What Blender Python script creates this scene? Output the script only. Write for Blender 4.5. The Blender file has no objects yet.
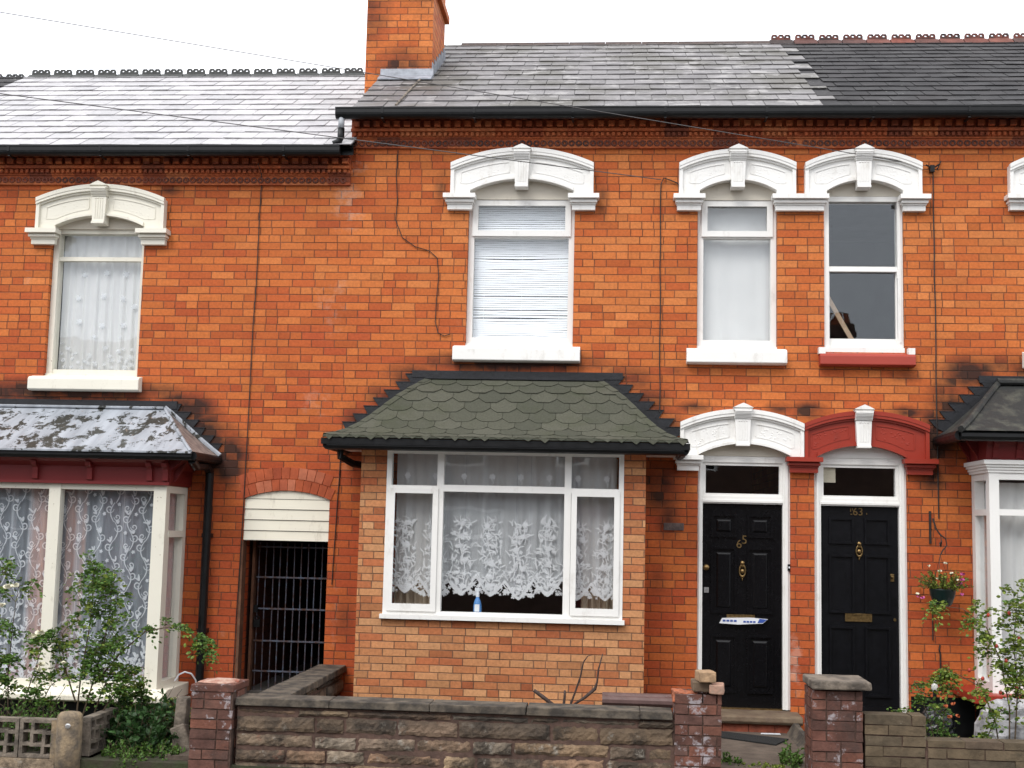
import bpy, bmesh, math, random
from mathutils import Vector, Matrix
from math import sin, cos, pi, sqrt, radians, atan2
random.seed(7)
SC = bpy.context.scene
COL = SC.collection
R = random.random
def rr(a, b): return a + (b - a) * random.random()

# ------------------------------------------------------------------ mesh builder
ORI = {}
class MB:
    def __init__(s): s.v = []; s.f = []
    def face(s, pts):
        n = len(s.v); s.v += [tuple(p) for p in pts]; s.f.append(tuple(range(n, n + len(pts)))); return s
    def add(s, vs, fs):
        n = len(s.v); s.v += [tuple(p) for p in vs]; s.f += [tuple(i + n for i in f) for f in fs]; return s
    def box(s, x0, x1, y0, y1, z0, z1):
        vs = [(x, y, z) for z in (z0, z1) for y in (y0, y1) for x in (x0, x1)]
        return s.add(vs, [(0, 2, 3, 1), (4, 5, 7, 6), (0, 1, 5, 4), (1, 3, 7, 5), (3, 2, 6, 7), (2, 0, 4, 6)])
    def obox(s, c, hx, hy, hz, M=None, jit=0):
        vs = []
        for z in (-1, 1):
            for y in (-1, 1):
                for x in (-1, 1):
                    p = Vector((x * hx + rr(-jit, jit), y * hy + rr(-jit, jit), z * hz + rr(-jit, jit)))
                    if M: p = M @ p
                    vs.append(p + Vector(c))
        return s.add(vs, [(0, 2, 3, 1), (4, 5, 7, 6), (0, 1, 5, 4), (1, 3, 7, 5), (3, 2, 6, 7), (2, 0, 4, 6)])
    def prism(s, poly, y0, y1):
        """convex (x,z) polygon extruded along y"""
        n = len(poly)
        vs = [(x, y0, z) for x, z in poly] + [(x, y1, z) for x, z in poly]
        return s.add(vs, [tuple(range(n)), tuple(range(2 * n - 1, n - 1, -1))] + [(i, i + n, (i + 1) % n + n, (i + 1) % n) for i in range(n)])
    def prismx(s, poly, x0, x1):
        n = len(poly)
        vs = [(x0, y, z) for y, z in poly] + [(x1, y, z) for y, z in poly]
        return s.add(vs, [tuple(range(n)), tuple(range(2 * n - 1, n - 1, -1))] + [(i, (i + 1) % n, (i + 1) % n + n, i + n) for i in range(n)])
    def strip(s, pts, y0, y1):
        """pts (x, zlo, zhi) along x: a slab between two curves"""
        n = len(pts)
        A = [(x, y0, a) for x, a, b in pts]; B = [(x, y0, b) for x, a, b in pts]
        C = [(x, y1, a) for x, a, b in pts]; D = [(x, y1, b) for x, a, b in pts]
        fs = []
        for i in range(n - 1):
            if pts[i + 1][0] - pts[i][0] > 1e-6:
                fs.append((i, i + 1, n + i + 1, n + i)); fs.append((2 * n + i + 1, 2 * n + i, 3 * n + i, 3 * n + i + 1))
                fs.append((n + i, n + i + 1, 3 * n + i + 1, 3 * n + i)); fs.append((i + 1, i, 2 * n + i, 2 * n + i + 1))
            elif abs(pts[i][1] - pts[i + 1][1]) > 1e-6:
                fs.append((i, i + 1, 2 * n + i + 1, 2 * n + i))
        fs += [(0, n, 3 * n, 2 * n), (n - 1, 3 * n - 1, 4 * n - 1, 2 * n - 1)]
        return s.add(A + B + C + D, fs)
    def tube(s, pts, r, seg=6, cap=True):
        pts = [Vector(p) for p in pts]; n = len(pts)
        rs = r if isinstance(r, (list, tuple)) else [r] * n
        base = len(s.v); up = Vector((0.123, 0.37, 0.92))
        for i, p in enumerate(pts):
            d = (pts[min(i + 1, n - 1)] - pts[max(i - 1, 0)])
            if d.length < 1e-9: d = Vector((0, 0, 1))
            d.normalize(); a = d.cross(up)
            if a.length < 1e-3: a = d.cross(Vector((1, 0, 0)))
            a.normalize(); b = d.cross(a)
            for k in range(seg):
                t = 2 * pi * k / seg
                s.v.append(tuple(p + (a * cos(t) + b * sin(t)) * rs[i]))
        for i in range(n - 1):
            for k in range(seg):
                k2 = (k + 1) % seg
                s.f.append((base + i * seg + k, base + i * seg + k2, base + (i + 1) * seg + k2, base + (i + 1) * seg + k))
        if cap:
            s.f.append(tuple(base + k for k in range(seg))); s.f.append(tuple(base + (n - 1) * seg + k for k in reversed(range(seg))))
        return s
    def lathe(s, prof, c, seg=16, axis='z'):
        """prof list of (radius, height)"""
        base = len(s.v); c = Vector(c)
        for r, h in prof:
            for k in range(seg):
                t = 2 * pi * k / seg; a, b = r * cos(t), r * sin(t)
                p = Vector((a, b, h)) if axis == 'z' else Vector((a, h, b)) if axis == 'y' else Vector((h, a, b))
                s.v.append(tuple(c + p))
        for i in range(len(prof) - 1):
            for k in range(seg):
                k2 = (k + 1) % seg
                s.f.append((base + i * seg + k, base + i * seg + k2, base + (i + 1) * seg + k2, base + (i + 1) * seg + k))
        s.f.append(tuple(base + k for k in reversed(range(seg)))); s.f.append(tuple(base + (len(prof) - 1) * seg + k for k in range(seg)))
        return s
    def torus(s, c, R1, r, seg=14, ms=4, axis='y', sz=1.0):
        base = len(s.v)
        for i in range(seg):
            t = 2 * pi * i / seg
            for j in range(ms):
                u = 2 * pi * j / ms; q = R1 + r * cos(u)
                a, b, h = q * cos(t), q * sin(t) * sz, r * sin(u)
                s.v.append((c[0] + a, c[1] + h, c[2] + b) if axis == 'y' else (c[0] + h, c[1] + a, c[2] + b) if axis == 'x' else (c[0] + a, c[1] + b, c[2] + h))
        for i in range(seg):
            for j in range(ms):
                i2, j2 = (i + 1) % seg, (j + 1) % ms
                s.f.append((base + i * ms + j, base + i2 * ms + j, base + i2 * ms + j2, base + i * ms + j2))
        return s
    def ball(s, c, rx, ry=None, rz=None, seg=10, rings=6, jit=0):
        ry = ry or rx; rz = rz or rx
        prof = []
        base = len(s.v); s.v.append((c[0], c[1], c[2] - rz))
        for i in range(1, rings):
            ph = -pi / 2 + pi * i / rings
            for k in range(seg):
                t = 2 * pi * k / seg; j = 1 + rr(-jit, jit)
                s.v.append((c[0] + rx * cos(ph) * cos(t) * j, c[1] + ry * cos(ph) * sin(t) * j, c[2] + rz * sin(ph) * j))
        s.v.append((c[0], c[1], c[2] + rz)); top = len(s.v) - 1
        for k in range(seg):
            k2 = (k + 1) % seg
            s.f.append((base, base + 1 + k2, base + 1 + k))
            s.f.append((top, top - seg + k, top - seg + k2))
            for i in range(rings - 2):
                a = base + 1 + i * seg
                s.f.append((a + k, a + k2, a + seg + k2, a + seg + k))
        return s
    def build(s, name, mat, parent=None, smooth=False, bevel=0, fix=True):
        me = bpy.data.meshes.new(name)
        if parent is None:
            xs = [v[0] for v in s.v]; ys = [v[1] for v in s.v]; zs = [v[2] for v in s.v]
            L = ((min(xs) + max(xs)) / 2, (min(ys) + max(ys)) / 2, min(zs))
        else: L = ORI[parent.name]
        me.from_pydata([(x - L[0], y - L[1], z - L[2]) for x, y, z in s.v], [], s.f)
        me.update(); me.validate()
        if fix:
            bm = bmesh.new(); bm.from_mesh(me); bmesh.ops.recalc_face_normals(bm, faces=bm.faces); bm.to_mesh(me); bm.free()
        me.materials.append(mat)
        if smooth: me.polygons.foreach_set('use_smooth', [True] * len(me.polygons))
        o = bpy.data.objects.new(name, me); COL.objects.link(o)
        if parent is None: o.location = L
        else: o.parent = parent
        ORI[o.name] = L
        if bevel:
            b = o.modifiers.new('bevel', 'BEVEL'); b.width = bevel; b.segments = 2; b.limit_method = 'ANGLE'
        return o
def thing(name, label, cat, loc, group=None):
    o = bpy.data.objects.new(name, None); COL.objects.link(o); o.location = loc; o.empty_display_size = .1
    ORI[o.name] = tuple(loc)
    return tag(o, label, cat, group)
def tag(o, label, cat, group=None, kind=None):
    o['label'] = label; o['category'] = cat
    if group: o['group'] = group
    if kind: o['kind'] = kind
    return o
def struct(o, kind='structure'): o['kind'] = kind; return o

# ------------------------------------------------------------------ materials
class NT:
    def __init__(s, name):
        s.m = bpy.data.materials.new(name); s.m.use_nodes = True; s.t = s.m.node_tree; s.t.nodes.clear()
        s.out = s.t.nodes.new('ShaderNodeOutputMaterial')
        s.geo = s.n('ShaderNodeNewGeometry'); s._xyz = None
    def n(s, ty, **kw):
        nd = s.t.nodes.new(ty)
        for k, v in kw.items(): setattr(nd, k, v)
        return nd
    def set(s, sock, v):
        if isinstance(v, bpy.types.NodeSocket): s.t.links.new(v, sock)
        elif v is not None:
            if sock.type == 'RGBA' and len(v) == 3: v = (*v, 1)
            sock.default_value = v
    def math(s, op, a, b=None, c=None, clamp=False):
        nd = s.n('ShaderNodeMath', operation=op, use_clamp=clamp)
        for i, v in enumerate((a, b, c)):
            if v is not None: s.set(nd.inputs[i], v)
        return nd.outputs[0]
    def xyz(s):
        if not s._xyz:
            nd = s.n('ShaderNodeSeparateXYZ'); s.t.links.new(s.geo.outputs['Position'], nd.inputs[0]); s._xyz = nd.outputs
        return s._xyz
    def comb(s, x, y, z=0.0):
        nd = s.n('ShaderNodeCombineXYZ')
        for i, v in enumerate((x, y, z)): s.set(nd.inputs[i], v)
        return nd.outputs[0]
    def noise(s, scale, detail=4, rough=.55, vec=None, dist=0, stretch=None):
        nd = s.n('ShaderNodeTexNoise'); nd.inputs['Scale'].default_value = scale; nd.inputs['Detail'].default_value = detail
        nd.inputs['Roughness'].default_value = rough; nd.inputs['Distortion'].default_value = dist
        v = vec or s.geo.outputs['Position']
        if stretch:
            mp = s.n('ShaderNodeMapping'); mp.inputs['Scale'].default_value = stretch; s.t.links.new(v, mp.inputs[0]); v = mp.outputs[0]
        s.t.links.new(v, nd.inputs['Vector'])
        return nd.outputs['Fac']
    def white(s, vec):
        nd = s.n('ShaderNodeTexWhiteNoise', noise_dimensions='3D'); s.t.links.new(vec, nd.inputs['Vector']); return nd.outputs
    def ramp(s, fac, stops, interp='LINEAR'):
        nd = s.n('ShaderNodeValToRGB'); cr = nd.color_ramp; cr.interpolation = interp
        while len(cr.elements) < len(stops): cr.elements.new(.5)
        for e, (p, c) in zip(cr.elements, stops):
            e.position = p; e.color = (*c, 1) if isinstance(c, (tuple, list)) else (c, c, c, 1)
        s.t.links.new(fac, nd.inputs[0]); return nd.outputs[0]
    def mix(s, f, a, b, mode='MIX'):
        nd = s.n('ShaderNodeMix', data_type='RGBA', blend_type=mode)
        s.set(nd.inputs[0], f); s.set(nd.inputs[6], a); s.set(nd.inputs[7], b); return nd.outputs[2]
    def mapr(s, v, a, b, c=0., d=1.):
        nd = s.n('ShaderNodeMapRange', clamp=True); s.set(nd.inputs[0], v)
        for i, q in enumerate((a, b, c, d)): s.set(nd.inputs[i + 1], q)
        return nd.outputs[0]
    def bump(s, h, strength=.5, dist=.01):
        nd = s.n('ShaderNodeBump'); nd.inputs['Strength'].default_value = strength; nd.inputs['Distance'].default_value = dist
        s.t.links.new(h, nd.inputs['Height']); return nd.outputs[0]
    def bsdf(s, col, rough=.7, normal=None, metal=0, spec=.5, coat=0, trans=0):
        nd = s.n('ShaderNodeBsdfPrincipled'); s.set(nd.inputs['Base Color'], col); s.set(nd.inputs['Roughness'], rough)
        nd.inputs['Metallic'].default_value = metal; s.set(nd.inputs['Specular IOR Level'], spec); nd.inputs['Coat Weight'].default_value = coat
        if normal is not None: s.t.links.new(normal, nd.inputs['Normal'])
        return nd.outputs[0]
    def done(s, sh): s.t.links.new(sh, s.out.inputs['Surface']); return s.m

def brick_mat(name, cols, mortar, rowh=.0745, bw=.228, split=.24, joint=.0032, spots=(), white_spots=(), rough=.75, hue_noise=.5, ubase=None, paint=None, tone=0.15):
    t = NT(name); X, Y, Z = t.xyz()
    u = t.math('ADD', X, Y); u = t.math('ADD', u, 50.0); z = t.math('ADD', Z, 10.0)
    # courses are laid by hand: let the joints wander a few millimetres
    wob = t.math('MULTIPLY', t.math('SUBTRACT', t.noise(.8, 2), .5), .012)
    z = t.math('ADD', z, wob)
    v = t.math('DIVIDE', z, rowh); row = t.math('FLOOR', v); fv = t.math('FRACT', v)
    rn = t.white(t.comb(row, 3.7, 1.3))[0]
    off = t.math('ADD', t.math('MULTIPLY', t.math('MODULO', row, 2.0), .5), t.math('MULTIPLY', rn, .16))
    uu = t.math('ADD', t.math('DIVIDE', u, bw), off); cell = t.math('FLOOR', uu); fu = t.math('FRACT', uu)
    sp = t.math('LESS_THAN', t.white(t.comb(cell, row, 5.1))[0], split)
    half = t.math('MULTIPLY', sp, t.math('GREATER_THAN', fu, .5))
    idv = t.comb(t.math('ADD', cell, t.math('MULTIPLY', half, .37)), row, .5)
    wn = t.white(idv)
    du = t.math('MULTIPLY', t.math('MINIMUM', fu, t.math('SUBTRACT', 1.0, fu)), bw)
    dh = t.math('MULTIPLY', t.math('ABSOLUTE', t.math('SUBTRACT', fu, .5)), bw)
    dh = t.math('ADD', dh, t.math('MULTIPLY', t.math('SUBTRACT', 1.0, sp), 1.0))
    dv = t.math('MULTIPLY', t.math('MINIMUM', fv, t.math('SUBTRACT', 1.0, fv)), rowh)
    d = t.math('MINIMUM', t.math('MINIMUM', du, dh), dv)
    edge = t.math('MULTIPLY', t.math('SUBTRACT', t.noise(45, 3), .5), .003)
    d = t.math('ADD', d, edge)
    mor = t.mapr(d, joint * .45, joint * 1.15, 1., 0.)
    f = t.math('ADD', t.math('MULTIPLY', wn[0], 1 - hue_noise * .6), t.math('MULTIPLY', t.mapr(t.noise(.9, 3), .3, .7), hue_noise * .6))
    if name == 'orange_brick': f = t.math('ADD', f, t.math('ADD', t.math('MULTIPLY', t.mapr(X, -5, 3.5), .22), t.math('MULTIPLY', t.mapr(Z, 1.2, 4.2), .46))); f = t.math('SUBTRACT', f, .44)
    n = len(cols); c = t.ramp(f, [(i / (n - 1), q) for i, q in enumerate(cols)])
    # odd bricks, fired darker or paler
    wn2 = t.white(t.comb(row, t.math('ADD', cell, t.math('MULTIPLY', half, .37)), 9.5))[0]
    val = t.ramp(wn2, [(0, 1 - tone * 1.6), (.15, 1 - tone * .6), (.6, 1.0), (.9, 1 + tone * .5), (1, 1 + tone)])
    c = t.mix(1., c, val, 'MULTIPLY')
    fine = t.noise(38, 5, .65); c = t.mix(1., c, t.ramp(fine, [(.25, .72), (.6, 1.04), (.85, 1.2)]), 'MULTIPLY')
    if name == 'orange_brick': c = t.mix(t.mapr(t.noise(26, 4, .75), .735, .76, 0, .75), c, (.62, .52, .46)); c = t.mix(t.mapr(t.noise(2.4, 6, .75, stretch=(1, 1, .35)), .62, .80, 0, .22), c, (.62, .33, .20)); c = t.mix(t.mapr(t.noise(1.3, 5, .7), .54, .72, 0, .30), c, (.30, .05, .016))
    # surface flaws
    pale = t.mapr(t.noise(16, 5, .7), .64, .74, 0, .14); c = t.mix(pale, c, (.55, .30, .2))
    mc = t.mix(t.mapr(t.noise(3, 3), .35, .65), mortar, tuple(q * 1.7 for q in mortar))
    mor = t.math('MULTIPLY', mor, t.mapr(t.noise(3.3, 5, .75), .36, .60, .68, 1.0)); c = t.mix(mor, c, mc)
    def spotmask(sps):
        tot = None
        for (cx, cz, rx, rz, w) in sps:
            a = t.math('DIVIDE', t.math('SUBTRACT', X, cx), rx); b = t.math('DIVIDE', t.math('SUBTRACT', Z, cz), rz)
            dd = t.math('SQRT', t.math('ADD', t.math('MULTIPLY', a, a), t.math('MULTIPLY', b, b)))
            m = t.math('MULTIPLY', t.math('SUBTRACT', 1.0, dd, clamp=True), w)
            tot = m if tot is None else t.math('MAXIMUM', tot, m)
        return tot
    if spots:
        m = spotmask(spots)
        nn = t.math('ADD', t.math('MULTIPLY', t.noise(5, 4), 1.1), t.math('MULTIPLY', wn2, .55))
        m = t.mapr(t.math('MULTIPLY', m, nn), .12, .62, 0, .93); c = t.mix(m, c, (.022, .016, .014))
    if white_spots:
        m = spotmask(white_spots)
        nn = t.math('ADD', t.math('MULTIPLY', t.mapr(t.noise(7, 6, .75), .35, .7), 1.1), t.math('MULTIPLY', wn[0], .55))
        m = t.mapr(t.math('MULTIPLY', m, nn), .42, .95, 0, .6); m = t.math('MULTIPLY', m, t.math('ADD', .45, t.math('MULTIPLY', mor, .55))); c = t.mix(m, c, (.66, .50, .42))
    if paint: c = paint(t, c)
    h = t.math('SUBTRACT', t.math('ADD', t.math('MULTIPLY', fine, .35), t.math('MULTIPLY', wn[0], .35)), mor)
    nrm = t.bump(h, .9, .007)
    ro = t.mapr(fine, .3, .8, rough - .15, rough + .1)
    return t.done(t.bsdf(c, ro, nrm, spec=.16))

def simple(name, col, rough=.6, var=.25, scale=6, metal=0, spec=.5, bump=.0, bscale=40, coat=0, col2=None, lo=.35, hi=.65, detail=5):
    t = NT(name); f = t.noise(scale, detail, .6)
    c2 = col2 or tuple(q * (1 - var) for q in col)
    c = t.mix(t.mapr(f, lo, hi), c2, col)
    nrm = t.bump(t.noise(bscale, 5), bump, .01) if bump else None
    return t.done(t.bsdf(c, t.mapr(t.noise(scale * 2.3, 3), .3, .7, rough * .85, min(1, rough * 1.15)), nrm, metal, spec, coat))

def island_mat(name, cols, rough=.85, top=None, noise_scale=9, noise_amt=(.55, 1.35), bump=.6, bscale=30, patch=None, spec=.3, bd=.01):
    t = NT(name); rnd = t.geo.outputs['Random Per Island']
    n = len(cols); c = t.ramp(rnd, [(i / (n - 1), q) for i, q in enumerate(cols)])
    f = t.noise(noise_scale, 6, .68); c = t.mix(1., c, t.ramp(f, [(.28, noise_amt[0]), (.72, noise_amt[1])]), 'MULTIPLY')
    if patch:
        for (sc, lo, hi, amt, pc) in patch:
            off = t.comb(t.math('MULTIPLY', rnd, 7.0), 0.0, 0.0)
            ad = t.n('ShaderNodeVectorMath', operation='ADD'); t.t.links.new(t.geo.outputs['Position'], ad.inputs[0]); ad.inputs[1].default_value = (sc, -sc, 2 * sc)
            c = t.mix(t.mapr(t.noise(sc, 6, .7, ad.outputs[0]), lo, hi, 0, amt), c, pc)
    if top: c = t.mix(t.math('MULTIPLY', t.mapr(t.xyz()[2], top[0], top[1], 0, 1), t.mapr(t.noise(4.5, 6, .7), .34, .58, .1, .92)), c, (.024, .021, .019))
    nrm = t.bump(t.noise(bscale, 6, .7), bump, bd)
    return t.done(t.bsdf(c, rough, nrm, spec=spec))

M = {}
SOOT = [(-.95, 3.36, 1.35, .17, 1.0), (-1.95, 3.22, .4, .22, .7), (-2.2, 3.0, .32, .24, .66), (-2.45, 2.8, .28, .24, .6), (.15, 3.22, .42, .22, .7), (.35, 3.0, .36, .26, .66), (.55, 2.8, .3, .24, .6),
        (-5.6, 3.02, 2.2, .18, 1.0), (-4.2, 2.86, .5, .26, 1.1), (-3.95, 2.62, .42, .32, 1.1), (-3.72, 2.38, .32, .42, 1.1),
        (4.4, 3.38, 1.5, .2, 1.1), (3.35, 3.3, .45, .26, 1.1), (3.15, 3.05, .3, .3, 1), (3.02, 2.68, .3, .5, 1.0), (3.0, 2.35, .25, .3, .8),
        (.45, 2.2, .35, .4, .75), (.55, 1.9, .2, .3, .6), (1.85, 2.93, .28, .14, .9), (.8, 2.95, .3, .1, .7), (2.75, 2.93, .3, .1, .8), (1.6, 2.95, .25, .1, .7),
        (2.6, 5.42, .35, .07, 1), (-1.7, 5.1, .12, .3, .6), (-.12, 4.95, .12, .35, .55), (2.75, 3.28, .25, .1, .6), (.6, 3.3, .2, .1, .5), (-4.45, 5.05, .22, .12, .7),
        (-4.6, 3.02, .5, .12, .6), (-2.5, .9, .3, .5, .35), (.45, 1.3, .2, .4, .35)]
WHT = [(-2.62, 4.9, .3, .55, 1), (-2.75, 3.9, .4, .8, .75), (-2.9, 3.0, .6, .5, .7), (-2.55, 2.3, .4, .5, .6), (-4.3, 4.2, .25, .7, .55), (-2.6, 5.3, .35, .25, 1.0), (-3.4, 5.1, .8, .3, .5),
       (1.72, .6, .12, .5, 1.5), (-3.7, .5, .2, .9, .6), (-2.6, .9, .16, .9, .6), (-5.85, 4.2, .15, .5, .6), (1.8, 5.4, 2.0, .12, .4)]
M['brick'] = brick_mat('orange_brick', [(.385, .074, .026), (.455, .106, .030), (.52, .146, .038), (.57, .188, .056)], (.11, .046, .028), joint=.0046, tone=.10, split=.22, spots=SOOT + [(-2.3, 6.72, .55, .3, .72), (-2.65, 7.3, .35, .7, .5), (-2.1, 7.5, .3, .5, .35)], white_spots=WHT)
M['tan_brick'] = brick_mat('tan_brick', [(.37, .10, .042), (.45, .17, .07), (.50, .235, .105), (.54, .28, .135)], (.10, .058, .04), rowh=.0667, bw=.212, split=.12, hue_noise=.2, joint=.0046, tone=.15)
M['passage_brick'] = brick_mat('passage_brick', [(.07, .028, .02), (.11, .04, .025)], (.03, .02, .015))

def terracotta():
    t = NT('moulded_terracotta'); X, Y, Z = t.xyz()
    blk = t.white(t.comb(t.math('FLOOR', t.math('DIVIDE', X, .235)), t.math('FLOOR', t.math('DIVIDE', Z, .09)), 2.))[0]
    c = t.ramp(blk, [(0, (.22, .06, .03)), (.2, (.33, .075, .028)), (.6, (.46, .11, .035)), (1, (.50, .16, .06))])
    c = t.mix(1., c, t.ramp(t.noise(25, 5, .7), [(.25, .5), (.7, 1.2)]), 'MULTIPLY')
    c = t.mix(t.mapr(t.noise(2.2, 5, .7), .55, .75, 0, .4), c, (.05, .03, .025))
    c = t.mix(t.mapr(t.noise(4.1, 6, .75), .64, .72, 0, .5), c, (.5, .42, .38))
    return t.done(t.bsdf(c, .8, t.bump(t.noise(60, 4), .4, .004), spec=.3))
M['terracotta'] = terracotta(); M['ring'] = simple('dark_ring_terracotta', (.20, .055, .03), .8, .5, 3, col2=(.06, .03, .025))

def painted(name, col, dirt=(.28, .23, .16), amt=.5, lo=.58, hi=.75, rough=.5, streak=True, chip=None):
    t = NT(name)
    f = t.noise(7, 7, .72, stretch=(1, 1, .45) if streak else None)
    c = t.mix(t.mapr(f, lo, hi, 0, amt), col, dirt)
    c = t.mix(1., c, t.ramp(t.noise(1.7, 4), [(.3, .93), (.7, 1.0)]), 'MULTIPLY')
    if chip: c = t.mix(t.mapr(t.noise(chip[0], 6, .7), chip[1], chip[1] + .03), c, chip[2])
    return t.done(t.bsdf(c, rough, t.bump(t.noise(50, 4), .15, .004), spec=.4))
M['stucco'] = painted('white_painted_stone', (.82, .81, .78), amt=.38, lo=.55, chip=(19, .715, (.45, .40, .34)))
M['stucco_old'] = painted('cream_painted_stone', (.76, .73, .63), amt=.42, chip=(14, .70, (.35, .22, .15)))
M['wood_white'] = painted('white_window_paint', (.80, .79, .76), amt=.34, lo=.56)
M['wood_cream'] = painted('cream_window_paint', (.74, .71, .61), amt=.5, chip=(26, .66, (.30, .24, .17)))
M['tymp'] = painted('grey_cream_board', (.60, .55, .46), amt=.35)
M['tymp_white'] = painted('white_board', (.80, .79, .76), amt=.2)
M['red_stone'] = painted('oxide_red_painted_stone', (.30, .030, .014), dirt=(.20, .025, .013), amt=.6, rough=.42)
M['sill_red'] = painted('faded_red_sill_paint', (.36, .05, .032), dirt=(.28, .05, .035), amt=.6, rough=.5)
M['maroon'] = painted('maroon_paint', (.16, .014, .014), dirt=(.06, .012, .012), amt=.6, rough=.45)
M['boards'] = painted('cream_boards', (.76, .72, .60), amt=.6, lo=.56, chip=(40, .69, (.30, .20, .12)))
M['black_door'] = simple('black_gloss_paint', (.0035, .0035, .0045), .25, .3, 12, spec=.28)
M['black_door_b'] = simple('black_worn_paint', (.0045, .0048, .0065), .33, .4, 16, spec=.25)
M['black'] = simple('black_plastic', (.006, .0065, .0072), .42, .4, 9, spec=.3)
M['lead'] = simple('lead_black', (.006, .007, .011), .6, .55, 9, bump=.3)
M['lead_grey'] = simple('lead_grey', (.30, .32, .36), .45, .4, 12, bump=.25)
M['iron'] = simple('rusty_iron', (.09, .12, .17), .5, .5, 20, col2=(.07, .03, .016), metal=.3)
M['cable'] = simple('cable', (.02, .014, .012), .6)
M['wire'] = simple('telephone_wire', (.08, .075, .075), .6)
M['brass'] = simple('aged_brass', (.30, .20, .085), .38, .5, 40, metal=.9)
M['chrome'] = simple('dull_chrome', (.55, .55, .55), .35, .3, 40, metal=.8)
M['gate_wood'] = simple('brown_post', (.16, .07, .035), .8, .5, 9)
M['grey_plastic'] = simple('grey_plastic', (.42, .44, .47), .5, .15)
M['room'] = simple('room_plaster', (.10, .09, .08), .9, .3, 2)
M['mortar'] = simple('wall_mortar', (.11, .064, .048), .95, .5, 12, bump=.7)
M['coping'] = simple('weathered_coping', (.12, .097, .072), .95, .6, 7, col2=(.038, .032, .026), bump=.8, bscale=35, lo=.42, hi=.62)
M['step'] = simple('stone_step', (.17, .125, .08), .85, .5, 6, col2=(.09, .055, .035), bump=.5)
M['path'] = simple('concrete_path', (.12, .092, .07), .95, .45, 5, bump=.7, bscale=60, col2=(.065, .048, .036))
M['soil'] = simple('garden_soil', (.035, .028, .018), 1, .5, 9, bump=1, bscale=30, col2=(.03, .04, .012))
M['paving'] = simple('pavement', (.21, .20, .185), .9, .3, 3, bump=.3)
M['asphalt'] = simple('asphalt', (.055, .055, .056), .9, .3, 30, bump=.5, bscale=150)
M['kerb'] = simple('kerb_stone', (.28, .27, .25), .85, .3, 8)
M['concrete'] = simple('weathered_concrete', (.20, .165, .13), .95, .5, 9, bump=.9, bscale=50, col2=(.075, .062, .050), lo=.38, hi=.6)
M['post'] = simple('lichened_post', (.28, .21, .13), .95, .5, 13, bump=.9, bscale=55, col2=(.11, .09, .07))
M['stone'] = island_mat('sandstone_rubble', [(.14, .10, .068), (.28, .19, .115), (.19, .14, .10), (.38, .27, .165), (.25, .21, .165), (.34, .21, .13), (.16, .115, .08)], top=(.14, .38), bump=1, bscale=24, bd=.02, noise_amt=(.35, 1.4),
                        patch=[(2.6, .47, .60, .85, (.032, .026, .021)), (7.5, .60, .70, .7, (.36, .33, .28)), (5.2, .62, .74, .5, (.25, .085, .05))])
M['pier'] = island_mat('old_purple_brick', [(.075, .042, .034), (.135, .056, .040), (.10, .050, .040), (.17, .068, .045), (.11, .062, .050)], bump=.8, noise_amt=(.55, 1.35),
                       patch=[(3.5, .5, .66, .65, (.045, .032, .028)), (6.0, .57, .63, .8, (.36, .33, .345))])
M['low_wall'] = island_mat('mossy_brown_brick', [(.085, .065, .042), (.12, .088, .054), (.075, .060, .042), (.11, .075, .05)], bump=.8,
                           patch=[(4, .55, .7, .6, (.05, .045, .03)), (17, .66, .72, .7, (.36, .35, .30))])
M['orange_brick_one'] = simple('broken_orange_brick', (.44, .13, .055), .85, .5, 20, bump=.8, col2=(.25, .09, .05))
M['tan_brick_one'] = simple('loose_tan_brick', (.40, .26, .15), .85, .4, 20, bump=.7)
M['pink_brick_one'] = simple('loose_pink_brick', (.42, .24, .17), .85, .4, 20, bump=.7, col2=(.3, .2, .15))
M['cap_mortar'] = simple('lime_mortar_cap', (.48, .36, .29), .9, .5, 12, bump=.9, col2=(.25, .07, .04))
def slate(name, cols, rough, lichen=None, blotch=None, spec=.5):
    t = NT(name); rnd = t.geo.outputs['Random Per Island']
    c = t.ramp(rnd, [(i / (len(cols) - 1), q) for i, q in enumerate(cols)])
    c = t.mix(1., c, t.ramp(t.noise(14, 6, .7), [(.3, .75), (.7, 1.2)]), 'MULTIPLY')
    if blotch: c = t.mix(t.mapr(t.noise(blotch[0], 5, .65), blotch[1], blotch[2], 0, blotch[3]), c, blotch[4])
    if lichen: c = t.mix(t.mapr(t.noise(lichen[0], 6, .7), lichen[1], lichen[1] + .05, 0, lichen[2]), c, lichen[3])
    ro = t.math('ADD', t.math('MULTIPLY', rnd, .1), t.mapr(t.noise(2.5, 4), .35, .65, rough - .07, rough + .1))
    return t.done(t.bsdf(c, ro, t.bump(t.noise(40, 5), .3, .005), spec=spec))
M['slate_pale'] = slate('pale_slate', [(.28, .275, .285), (.345, .335, .345), (.40, .39, .40)], .40, (4.5, .62, .4, (.5, .49, .49)), (1.2, .5, .75, .35, (.30, .28, .31)), spec=.6)
M['slate_mid'] = slate('mid_slate', [(.115, .108, .112), (.15, .142, .145), (.185, .176, .18)], .52, (3.2, .55, .62, (.30, .29, .285)), (1.3, .46, .62, .8, (.075, .070, .058)), spec=.36)
M['slate_dark'] = slate('dark_slate', [(.018, .017, .019), (.027, .026, .028), (.036, .034, .036)], .68, (9, .66, .8, (.35, .36, .33)), (1.2, .5, .7, .5, (.04, .036, .036)), spec=.2)
M['ridge'] = simple('ridge_tile_dark', (.035, .038, .036), .6, .5, 14, bump=.4)
M['ridge_red'] = island_mat('ridge_tile_mixed', [(.03, .03, .03), (.17, .05, .035), (.035, .035, .035), (.13, .05, .04), (.16, .06, .045)], bump=.4)
M['ridge_brown'] = simple('ridge_tile_brown', (.075, .05, .042), .8, .5, 14, bump=.4)
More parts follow.
